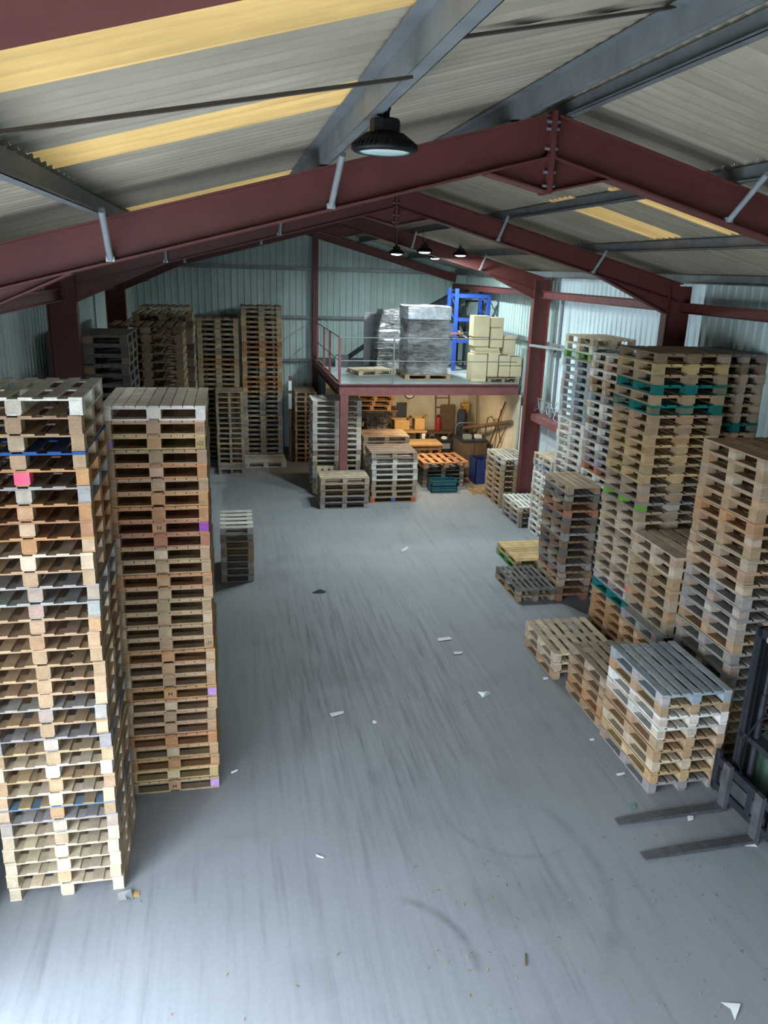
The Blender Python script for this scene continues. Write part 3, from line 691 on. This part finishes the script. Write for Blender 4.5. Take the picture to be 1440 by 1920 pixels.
MB().bar((-.28, 0, 1.98), (.0, 0, .9), .04, .05, up=(0, 1, 0)).build('slanted_bar', DARKST, t)
# ---- workshop clutter
lam = thing('strip_lamp', 'warm strip lamp fixed close behind the front mezzanine beam', 'lamp', (5.4, 20.6, 2.64))
MB().box(-.6, .6, -.05, .05, .0, .05).build('batten', WHITEB, lam); MB().tube((-.58, 0, -.02), (.58, 0, -.02), .018).build('tube', TUBEON, lam)
t = thing('wall_clock', 'round white wall clock half hidden by the mezzanine beam', 'clock', (5.57, 23.86, 2.06))
m = MB(); m.tube((0, .02, 0), (0, -.02, 0), .155, 32); m.build('face', plain('clock_face', (.8, .8, .76), .5, dirt=.05), t)
MB().torus((0, -.02, 0), .16, .014, None, 32).build('rim', BLACK, t)
m = MB().bar((0, -.025, 0), (.06, -.025, .07), .004, .012, up=(0, 1, 0)).bar((0, -.025, 0), (-.02, -.025, -.12), .004, .008, up=(0, 1, 0)); m.build('hands', BLACK, t)
t = thing('workbench', 'wooden workbench with cardboard boxes on top', 'workbench', (3.75, 22.15, 0))
MB().box(0, 2.0, 0, .8, 1.16, 1.21).build('bench_top', BENCHW, t)
for x in (.08, 1.9):
    for y in (.08, .72): MB().box(x-.05, x+.05, y-.05, y+.05, 0, 1.16).build('leg', WHITEB if x > 1 and y < .1 else OLDTIM, t)
def carton(x, y, z, w, d, h, lab):
    t = thing('carton', lab, 'box', (x, y, z), 0, 'cartons on the workbench')
    MB().box(-w/2, w/2, -d/2, -d/2+.008, 0, h).box(-w/2, w/2, d/2-.008, d/2, 0, h).box(-w/2, -w/2+.008, -d/2, d/2, 0, h).box(w/2-.008, w/2, -d/2, d/2, 0, h).box(-w/2, w/2, -d/2, d/2, 0, .008).build('body', CARTON, t)
    for s in (-1, 1):
        MB().bar((s*w/2, 0, h), (s*(w/2+.10), 0, h+.07), d, .006, up=(0, 0, 1)).build('flap', CARTON, t)
carton(5.02, 22.5, 1.211, .46, .4, .30, 'wide cardboard box in the middle of the workbench')
carton(5.56, 22.5, 1.211, .32, .35, .34, 'taller cardboard box at the right end of the workbench')
tag(MB().box(4.98, 5.28, 22.9, 22.98, 1.211, 1.92).build('seat_pad', CLOTH), 'dark grey pad standing behind the cardboard boxes', 'pad')
t = thing('wire_crate', 'dim wire crate full of plastic wrap on the bench', 'crate', (4.25, 22.5, 1.211))
m = MB()
for x in (-.35, -.18, 0, .18, .35):
    for y in (-.25, .25): m.tube((x, y, 0), (x, y, .5), .008, 6)
for z in (0, .25, .5):
    for y in (-.25, .25): m.tube((-.35, y, z), (.35, y, z), .008, 6)
    for x in (-.35, .35): m.tube((x, -.25, z), (x, .25, z), .008, 6)
m.build('wire_frame', DARKST, t); lumpy(-.32, .32, -.22, .22, .02, .34, .05, 21, nz=8).build('plastic_wrap', SACKS, t)
for i in range(4):
    put_pallet('wide', 4.15+.05*i, 22.95, 1.75+i*.145, 1, .95, 1, PI/2, PC['o'], 'orange-brown pallet, %s from the top of the pile above the bench' % ordw(4-i) if i < 3 else 'orange-brown pallet on top of the pile above the bench', 'pallets above the workbench')
tag(MB().box(3.55, 4.95, 22.65, 23.35, 1.69, 1.745).box(3.6, 3.66, 22.7, 22.76, 1.21, 1.69).box(4.8, 4.86, 23.2, 23.26, 0, 1.69).box(3.6, 3.66, 23.2, 23.26, 0, 1.69).box(4.8, 4.86, 22.7, 22.76, 1.21, 1.69).build('timber_shelf', OLDTIM), 'dark timber shelf holding orange-brown pallets over the bench', 'shelf')
t = thing('low_table', 'low table with a worn plywood top behind the orange pallet', 'table', (4.95, 21.3, 0))
MB().box(0, 1.05, 0, .75, .95, 1.0).build('table_top', BENCHW, t); MB().box(.03, 1.02, .03, .06, .82, .95).build('apron', OLDTIM, t)
for x in (.06, .99):
    for y in (.06, .69): MB().box(x-.04, x+.04, y-.04, y+.04, 0, .95).build('leg', OLDTIM, t)
t = thing('ladder', 'thin metal ladder leaning against the workshop back wall', 'ladder', (6.6, 23.45, 0))
for s in (-.21, .21): MB().tube((s, 0, 0), (s, .38, 2.4), .018).build('stile', OLDTIM, t)
m = MB()
for k in range(8): z = .25+k*.28; m.tube((-.21, .38*z/2.4, z), (.21, .38*z/2.4, z), .012, 8)
m.build('rungs', OLDTIM, t)
t = thing('bench_machine', 'small black machine with a silver badge on the workshop floor', 'machine', (6.36, 22.44, 0))
MB().box(-.3, .3, -.25, .25, .55, .92).build('housing', DARKST, t); MB().box(-.12, .12, -.262, -.25, .66, .82).build('badge', GALVL, t); MB().lathe([(.0, .99), (.08, .98), (.1, .92)], 16).build('cap', WHITEB, t)
for x in (-.25, .25):
    for y in (-.2, .2): MB().box(x-.03, x+.03, y-.03, y+.03, 0, .55).build('leg', DARKST, t)
t = thing('hanging_coat', 'dark grey coat hanging over a post in the workshop', 'coat', (6.95, 22.7, 0))
MB().grid(lambda u, v: ((.10+.12*v+.02*math.sin(v*9))*math.cos(2*PI*u)*(1+.12*math.sin(2*PI*u*5+v*3)), (.08+.08*v)*math.sin(2*PI*u)*(1+.12*math.sin(2*PI*u*4)), 1.75-.75*v), 30, 12).build('cloth', CLOTH, t)
MB().tube((0, 0, 0), (0, 0, 1.85), .03).build('post', OLDTIM, t)
t = thing('fire_extinguisher', 'small red object standing by the ladder foot', 'extinguisher', (6.35, 23.2, 1.0))
MB().lathe([(0, 0), (.075, 0), (.08, .03), (.08, .36), (.05, .43), (.02, .45), (0, .45)], 18).build('cylinder', REDB, t); MB().box(-.02, .02, -.07, .03, .45, .50).build('valve', BLACK, t)
tag(MB().box(6.0, 6.75, 23.02, 23.36, .94, .998).box(6.04, 6.1, 23.06, 23.12, 0, .94).box(6.65, 6.71, 23.06, 23.12, 0, .94).box(6.04, 6.1, 23.26, 23.32, 0, .94).box(6.65, 6.71, 23.26, 23.32, 0, .94).build('side_bench', OLDTIM), 'narrow dark bench below the ladder', 'bench')
tag(MB().box(6.5, 6.95, 23.5, 23.56, .9, 1.75).box(6.52, 6.58, 23.5, 23.56, 0, .9).box(6.86, 6.92, 23.5, 23.56, 0, .9).build('brown_board', OLDTIM), 'brown board standing behind the hanging coat', 'board')
t = thing('yellow_trestle', 'yellow trestle propped beside the hanging coat', 'trestle', (7.2, 23.1, 0))
for s in (-.12, .12): MB().bar((s, 0, 0), (s*.6, .2, 1.85), .05, .05).build('leg', YEL, t)
MB().box(-.12, .12, .10, .26, 1.55, 1.85).build('head', YEL, t)
t = thing('steel_cabinet', 'grimy steel cabinet with clutter on top in the workshop', 'cabinet', (6.55, 21.2, 0))
MB().box(0, .75, 0, .9, .05, 1.08).build('body', plain('grimy_steel', (.13, .10, .075), .7, .2, dirt=.5, sc=8), t); MB().box(-.02, .77, -.02, .92, 1.08, 1.11).build('top', DARKST, t)
MB().box(.03, .36, -.012, 0, .1, 1.03).build('door', OLDTIM, t); MB().box(.39, .72, -.012, 0, .1, 1.03).build('door', OLDTIM, t)
for i, (x, y, w, h, mt, lab) in enumerate(((.12, .2, .22, .12, GALVL, 'pale tin'), (.5, .3, .18, .09, WHITEB, 'white tub'), (.3, .62, .3, .1, DARKST, 'dark tray'))):
    tag(MB().box(6.55+x, 6.55+x+w, 21.2+y, 21.2+y+.2, 1.111, 1.111+h).build('tin' if i == 0 else 'tub' if i == 1 else 'tray', mt), lab+' on top of the grimy steel cabinet', 'container')
t = thing('pipe_hoop', 'bent grey pipe frame above the steel cabinet', 'frame', (6.88, 22.3, 0))
MB().path([(-.22, 0, 0), (-.22, 0, 1.3), (-.18, 0, 1.38), (-.1, 0, 1.42), (.3, 0, 1.42), (.38, 0, 1.38), (.42, 0, 1.3), (.42, 0, 0)], .022).build('pipe', GALV, t)
t = thing('blue_bin', 'open dark blue plastic bin beside the pale workshop stack', 'bin', (6.72, 20.35, 0))
for a in ((0, .02, 0, .6), (.40, .42, 0, .6), (0, .42, 0, .02), (0, .42, .58, .6)): MB().box(a[0], a[1], a[2], a[3], .06, .74).build('side', NAVY, t)
MB().box(0, .42, 0, .6, .04, .06).build('base', NAVY, t)
for s in (.06, .36):
    for y in (.06, .54): MB().box(s-.03, s+.03, y-.03, y+.03, 0, .04).build('foot', NAVY, t)
for k in range(2):
    t = thing('teal_crate', ('teal plastic crate on the floor below the dark stack', 'teal plastic crate stacked on the other teal crate')[k], 'crate', (5.68, 20.0, .005+k*.165), 0, 'teal crates')
    MB().box(-.36, .36, -.22, .22, .0, .02).box(-.36, .36, -.22, -.205, 0, .16).box(-.36, .36, .205, .22, 0, .16).box(-.36, -.345, -.22, .22, 0, .16).box(.345, .36, -.22, .22, 0, .16).build('shell', TEAL, t)
    MB().box(-.38, .38, -.24, -.22, .135, .155).box(-.06, -.04, -.225, -.22, .02, .12).box(.04, .06, -.225, -.22, .02, .12).build('rim', TEAL, t)
# leaning pipes by the right workshop wall
tag(MB().tube((6.95, 22.4, 1.24), (7.44, 19.75, 1.92), .06, 12).build('timber_pole', OLDTIM), 'thick old pole sloping up along the right workshop wall', 'pole')
for i, (a, b, r, lab) in enumerate((((7.34, 22.2, 0), (7.42, 22.8, 2.3), .018, 'upright thin rod left of the leaning rods'), ((7.34, 20.95, 0), (7.46, 20.7, 2.1), .014, 'thin rod leaning steeply near the pillar'), ((7.35, 21.4, 0), (7.46, 20.2, 1.7), .016, 'thin rod slanting towards the pillar'), ((7.34, 21.9, .0), (7.46, 20.4, 2.35), .022, 'longest dark rod slanting up to the wall top'))):
    tag(MB().tube(a, b, r, 8).build('steel_rod', plain('rusty_rod%d' % i, (.16, .09, .05), .8)), lab+' in the workshop', 'rod', 'rods by the workshop wall')
tag(MB().path([(7.37, 21.6, 0), (7.36, 21.6, .8), (7.33, 21.5, 1.4), (7.3, 21.3, 1.75), (7.3, 21.0, 1.85), (7.42, 20.7, 1.6), (7.44, 20.5, 1.2)], .016).build('bent_rod', OLDTIM), 'bent hoop of rusty rod against the right workshop wall', 'rod')
m = MB(); r = random.Random(8)
m.grid(lambda u, v: (6.42+.95*u, 19.55+1.6*v, .003+.05*math.sin(PI*u)*math.sin(PI*v)*(1+.4*math.sin(u*23)*math.sin(v*19))-.002), 40, 40)
for i in range(380):
    x = r.uniform(6.42, 7.3); y = r.uniform(19.45, 21.1); a = r.uniform(0, PI)
    m.bar((x, y, .03), (x+.06*math.cos(a), y+.06*math.sin(a), .045+r.uniform(0, .02)), .02, .006)
tag(m.build('sawdust', DUSTM), 'brown sawdust and chips spread over the workshop floor', 'sawdust', kind='stuff')
# strapping and conduit near the right-hand column
m = MB(); r = random.Random(3)
for i in range(7):
    pts = []; x = 7.3+r.uniform(-.05, .1); y = 16.7+r.uniform(-.5, .5)
    for k in range(10):
        pts.append((x+r.uniform(-.08, .08), y+k*.09+r.uniform(-.04, .04), 2.52+.45*abs(math.sin(k*.6+i))*r.uniform(.3, 1)))
    m.path(pts, .008, 6)
tag(m.build('strapping', GALVL), 'tangle of pale strapping on the red ledge by the pillar', 'strapping', kind='stuff')
tag(MB().tube((7.52, 17.3, 2.5), (7.52, 17.3, 5.2), .04, 10).box(7.44, 7.56, 17.2, 17.4, 3.9, 4.15).build('conduit', GALV), 'grey conduit pipe with a box behind the mezzanine pillar', 'pipe')
tag(MB().bar((7.05, 17.9, 4.12), (7.62, 16.8, 4.10), .05, .06).build('cable_tray', GALVL), 'pale horizontal bar fixed across the mezzanine pillar', 'bar')
t = thing('gap_light_post', 'added post, white plates standing for a daylight gap right of the tallest far stack', 'post', (1.85, 23.7, 0))  # post made up to carry white plates that stand for a daylight slit
MB().box(-.04, .04, .0, .04, 0, 2.6).build('post', OLDTIM, t)
MB().box(-.05, .05, -.012, 0, 2.17, 2.46).build('plate', PAPER, t); MB().box(-.05, .05, -.012, 0, 1.62, 2.08).build('plate', PAPER, t)
# ------------------------------------------------------------------ lamps
def high_bay(p, label, on=False, hang=None):
    t = thing('high_bay_lamp', label, 'lamp', p, 0, 'high bay lamps')
    MB().lathe([(.0, .068), (.085, .066), (.10, .06), (.135, .038), (.158, .010), (.160, -.004), (.150, -.016), (.128, -.018), (.125, -.010), (0, -.010)], 40).build('housing', BLACK, t)
    m = MB()
    for k in range(40):
        a = 2*PI*k/40; c, s = math.cos(a), math.sin(a)
        M = Matrix(((c, -s, 0, 0), (s, c, 0, 0), (0, 0, 1, 0), (0, 0, 0, 1)))
        v = [M @ Vector(q) for y in (-.002, .002) for q in ((.095, y, .070), (.163, y, .020), (.166, y, -.006), (.15, y, .01), (.095, y, .05))]
        m._add(v, [(0, 1, 2, 3, 4), (9, 8, 7, 6, 5)]+[(i, i+5, (i+1) % 5+5, (i+1) % 5) for i in range(5)])
    m.build('cooling_fins', BLACK, t)
    MB().lathe([(0, .135), (.068, .135), (.076, .128), (.076, .075), (.07, .068), (0, .068)], 10, sm=False).build('driver_box', BLACK, t)
    MB().lathe([(0, -.042), (.06, -.038), (.10, -.026), (.124, -.011), (.124, -.008)] if on else [(0, -.012), (.118, -.014), (.124, -.011), (.124, -.008)], 40).build('lens', LENSON if on else LENSOFF, t)
    MB().torus((0, 0, -.013), .126, .004, Matrix.Rotation(PI/2, 4, 'X'), 40, 6).build('gasket', plain('green_gasket', (.06, .2, .17), .5) if not on else BLACK, t)
    m = MB().tube((0, 0, .13), (0, 0, .165), .022, 12).torus((0, 0, .185), .022, .006)
    m.build('eye_bolt', BLACK, t)
    if hang: 
        MB().torus((0, 0, .218), .018, .004, Matrix.Rotation(PI/2, 4, 'Z')).tube((0, 0, .232), (0, 0, hang), .004, 6).build('hook', GALV, t)
        MB().path([(-.02, 0, .13), (-.03, 0, .17), (-.05, -.01, .21), (-.035, 0, hang-.02)], .005).build('cable', BLACK, t)
    return t
high_bay((.80, 4.18, 6.315), 'unlit black lamp hanging near the camera from the roof purlin', False, ztop(.80)-6.30)
high_bay((5.02, 17.0, 6.22), 'lit lamp, third and lowest-hung of the lit row over the mezzanine', True, ztop(5.0)-6.215) if False else None
LP = [((5.02, 17.2, 6.08), 'lit white lamp, rightmost of the lit three near the mezzanine', True), ((3.98, 16.2, 6.10), 'lit lamp between the other two, seen past a tube brace', True), ((3.55, 16.9, 6.06), 'brightest lit lamp, leftmost of the lit three', True), ((5.0, 13.4, 6.20), 'unlit dark lamp silhouetted under the second red frame on the right', False)]
LP.append(((5.55, 21.4, 6.06), 'lit lamp just peeking out below the rafter of the mezzanine frame', True))
for p, lab, on in LP:
    high_bay(p, lab, on, ztop(p[0])-p[2]+.0)
# ------------------------------------------------------------------ forklift
FB = (5.40, 6.36)
t = thing('forklift', 'dark forklift with lowered forks at the right edge of the picture', 'forklift', (FB[0], FB[1], 0), math.radians(1.5))
for y in (-.27, .27):
    m = MB(); m.prism([(-1.33, .012), (-1.33, .02), (-.9, .048), (-.055, .05), (-.055, .012)], 'y', y-.055, y+.055); m.box(-.055, 0, y-.055, y+.055, .012, .58)
    m.build('fork', FORKST, t)
m = MB().box(.0, .045, -.46, .55, .44, .54).box(.0, .045, -.46, .55, .12, .21).box(0, .04, -.46, -.40, .21, .44).box(0, .04, .47, .55, .10, .60).box(.0, .05, -.12, -.04, .21, .44)
m.build('carriage', DARKST, t)
m = MB().box(.005, .03, -.30, .42, .24, .41); m.build('carriage_plate', plain('dull_plate', (.09, .09, .095), .5, .5, dirt=.4), t)
for y in (-.34, .34):
    m = MB()
    m.box(.10, .26, y-.012, y+.012, .08, 2.22).box(.10, .115, y-.05, y+.05, .08, 2.22).box(.245, .26, y-.05, y+.05, .08, 2.22); m.build('mast_channel', DARKST, t)
    yy = y*.80
    m = MB().box(.12, .24, yy-.01, yy+.01, .1, 2.1).box(.12, .132, yy-.04, yy+.04, .1, 2.1); m.build('inner_mast', BLACK, t)
    m = MB().tube((.17, y*.5, .2), (.17, y*.5, 1.5), .035).tube((.17, y*.5, 1.5), (.17, y*.5, 2.05), .022); m.build('lift_cylinder', DARKST, t)
    MB().bar((.08, y*.45, .5), (.08, y*.45, 2.05), .03, .012).build('lift_chain', FORKST, t)
MB().box(.10, .26, -.36, .36, 2.12, 2.22).build('mast_crossbar', DARKST, t); MB().box(.10, .26, -.36, .36, .9, .97).build('mast_crossbar', DARKST, t)
MB().tube((.10, -.16, 2.16), (.10, -.10, 2.16), .05, 14).build('chain_wheel', GALVL, t); MB().tube((.10, .10, 2.16), (.10, .16, 2.16), .05, 14).build('chain_wheel', GALVL, t)
MB().path([(.06, .10, .45), (-.02, .14, .7), (-.02, .12, 1.0), (.05, .06, 1.25), (.12, 0, 1.35), (.16, -.02, 1.2), (.18, -.03, .9)], .014).build('hydraulic_hose', BLACK, t)
m = MB(); m.prism([(.36, .25), (.36, .75), (.6, .95), (1.4, .95), (1.56, .8), (1.56, .25)], 'y', -.42, .42); m.build('body', plain('forklift_body', (.06, .10, .07), .5), t)
m = MB().box(1.2, 1.6, -.44, .44, .25, .85); m.build('counterweight', DARKST, t)
for x, r in ((.55, .29), (1.32, .22)):
    for y in (-.46, .46):
        w = MB().tube((x, y-.08, r), (x, y+.08, r), r, 24).build('wheel', RUBBER, t)
        MB().tube((x, y-.085, r), (x, y+.085, r), r*.5, 16).build('hub', GALV, w)
for x in (.55, 1.4):
    for y in (-.38, .38): MB().box(x-.03, x+.03, y-.03, y+.03, .9, 2.05).build('guard_post', BLACK, t)
m = MB().box(.5, 1.45, -.42, -.36, 2.05, 2.1).box(.5, 1.45, .36, .42, 2.05, 2.1)
for k in range(8): m.box(.5+k*.13, .53+k*.13, -.40, .40, 2.06, 2.09)
m.build('overhead_guard', BLACK, t)
MB().box(.85, 1.25, -.25, .25, .95, 1.08).box(1.18, 1.28, -.25, .25, 1.08, 1.5).build('seat', RUBBER, t)
MB().torus((.75, 0, 1.22), .16, .014, Matrix.Rotation(.5, 4, 'Y') @ Matrix.Rotation(PI/2, 4, 'X')).tube((.6, 0, .95), (.75, 0, 1.22), .02).build('steering_wheel', BLACK, t)
# ------------------------------------------------------------------ floor litter
def scrap(pts, lab, mat=PAPER, h=.003, cat='scrap', name='paper_scrap', group='scraps on the floor'):
    m = MB(); n = len(pts); r = random.Random(len(lab)*7)
    cx = sum(p[0] for p in pts)/n; cy_ = sum(p[1] for p in pts)/n
    top = [Vector((x, y, .004+r.uniform(0, h*4))) for x, y in pts]; c = Vector((cx, cy_, .004+h*3))
    bot = [p-Vector((0, 0, .002)) for p in top]; cb = c-Vector((0, 0, .002))
    m._add(top+[c]+bot+[cb], [(i, (i+1) % n, n) for i in range(n)]+[((i+1) % n+n+1, i+n+1, 2*n+1) for i in range(n)]+[(i, i+n+1, (i+1) % n+n+1, (i+1) % n) for i in range(n)])
    tag(m.build(name, mat, fix=False), lab, cat, group)
def gz(x, y):
    d = R2*((x-720)/FPX)-U2*((y-960)/FPX)+FW; k = -CH/d.z; return (d.x*k, d.y*k)
def quad(px): return [gz(*p) for p in px]
scrap(quad([(820, 1197), (844, 1195), (847, 1200), (822, 1203)]), 'white paper strip on the mid-aisle floor')
scrap(quad([(850, 1223), (868, 1222), (866, 1227), (852, 1228)]), 'crumpled pale scrap just below the white paper strip')
scrap(quad([(1018, 1271), (1027, 1270), (1028, 1274), (1019, 1276)]), 'white scrap beside the three-high pallet pile')
scrap(quad([(1155, 1452), (1171, 1448), (1172, 1452), (1158, 1456)]), 'white strip beside the grey-topped pallet stack')
scrap(quad([(592, 1603), (606, 1607), (607, 1610), (594, 1607)]), 'small white strip on the open front floor')
scrap(quad([(1352, 1880), (1388, 1884), (1386, 1892), (1378, 1914), (1370, 1894)]), 'torn pale sheet scrap at the bottom right of the floor')
scrap(quad([(220, 1676), (246, 1673), (250, 1688), (238, 1693), (222, 1690)]), 'crumpled silvery wrap at the foot of the left tower', GALVL, .01)
scrap(quad([(247, 1674), (262, 1672), (262, 1681), (248, 1684)]), 'cream scrap next to the crumpled silvery wrap', CARTON)
scrap(quad([(618, 1338), (644, 1334), (644, 1339), (622, 1345)]), 'thin translucent strip in the middle of the aisle')
scrap(quad([(699, 1352), (706, 1352), (706, 1357), (699, 1357)]), 'tiny white scrap right of the translucent strip')
scrap(quad([(433, 1449), (445, 1444), (446, 1446), (434, 1451)]), 'thin white sliver near the second pallet tower')
scrap(quad([(1105, 1386), (1114, 1385), (1114, 1389), (1106, 1390)]), 'tiny white chip left of the grey-topped stack')
scrap(quad([(895, 1298), (918, 1297), (920, 1303), (905, 1309)]), 'grey wisp of strapping in the right aisle', GALVL)
scrap(quad([(585, 1112), (600, 1105), (612, 1110), (606, 1113)]), 'dark curled strip on the mid floor', BLACK)
scrap(quad([(748, 1030), (764, 1024), (766, 1029), (752, 1036)]), 'grey wisp on the far aisle floor', GALVL)
scrap(quad([(850, 1538), (852, 1538), (852, 1540)]) if False else quad([(984, 1790), (988, 1789), (987, 1813), (984, 1812)]), 'thin dark splinter on the bottom floor', OLDTIM)
scrap(quad([(1288, 1531), (1300, 1531), (1300, 1538), (1290, 1541)]), 'pale scrap lying between the two forks')
scrap(quad([(1386, 1583), (1412, 1582), (1421, 1589), (1398, 1588)]), 'whitish wrap scrap beneath the fork carriage')
scrap(quad([(1183, 1510), (1192, 1507), (1193, 1517), (1186, 1518)]), 'greenish scrap above the left fork tip', plain('green_scrap', (.12, .3, .2), .8))
m = MB(); r = random.Random(77)
for i in range(230):
    x, y = (r.uniform(1.6, 5.2), r.uniform(3.6, 6.4)) if i % 3 else (r.uniform(-1.5, 5), r.uniform(4, 16))
    a = r.uniform(0, PI); L = r.uniform(.008, .035)
    m.bar((x, y, .003), (x+L*math.cos(a), y+L*math.sin(a), .004+r.uniform(0, .006)), r.uniform(.004, .012), .003)
tag(m.build('wood_chips', DUSTM), 'tiny wood chips and splinters strewn over the concrete floor', 'debris', kind='stuff')
# ------------------------------------------------------------------ light
def area(name, loc, tgt, sx, sy, e, col, shape='RECTANGLE'):
    l = bpy.data.lights.new(name, 'AREA'); l.shape = shape; l.size = sx; l.size_y = sy; l.energy = e; l.color = col
    o = bpy.data.objects.new(name, l); COL.objects.link(o); o.location = loc
    o.rotation_euler = (Vector(tgt)-Vector(loc)).to_track_quat('-Z', 'Y').to_euler(); return o
LK = 1.0; WK = 19.5
for nm_, l_, t_, sx_, sy_ in (('side_door_portal', (XWL-.02, 2.4, 2.35), (0, 2.4, 2.35), 5.5, 4.7), ('front_door_portal', (-1.28, YF-.02, 2.35), (-1.28, 5, 2.35), 2.8, 4.7)):
    po = area(nm_, l_, t_, sx_, sy_, 1, (1, 1, 1)); po.data.cycles.is_portal = True
for p, lab, on in LP:
    if on: area('lamp_light', (p[0], p[1], p[2]-.06), (p[0], p[1], 0), .24, .24, (250 if p[1] > 20 else 135)*LK, (.80, .96, 1), 'DISK')
area('strip_light', (5.4, 20.6, 2.58), (5.4, 21.6, 0), 1.2, .1, 85*LK, (1, .78, .50))
wld = bpy.data.worlds.new('world'); SC.world = wld; wld.use_nodes = True
bg = wld.node_tree.nodes['Background']; bg.inputs[0].default_value = (.74, .86, 1, 1); bg.inputs[1].default_value = WK
sun = bpy.data.lights.new('sun', 'SUN'); sun.energy = .5; sun.angle = .3; sun.color = (1, .95, .86)
so = bpy.data.objects.new('sun', sun); COL.objects.link(so); so.rotation_euler = (math.radians(38), math.radians(20), 0)
# ------------------------------------------------------------------ render look
vs = SC.view_settings; vs.view_transform = 'Standard'; vs.look = 'None'; vs.gamma = 1; vs.use_curve_mapping = False; vs.exposure = 0.0
SC.cycles.use_denoising = True; SC.cycles.max_bounces = 8; SC.cycles.diffuse_bounces = 5; SC.cycles.glossy_bounces = 3
SC.cycles.transparent_max_bounces = 8; SC.cycles.sample_clamp_indirect = 6
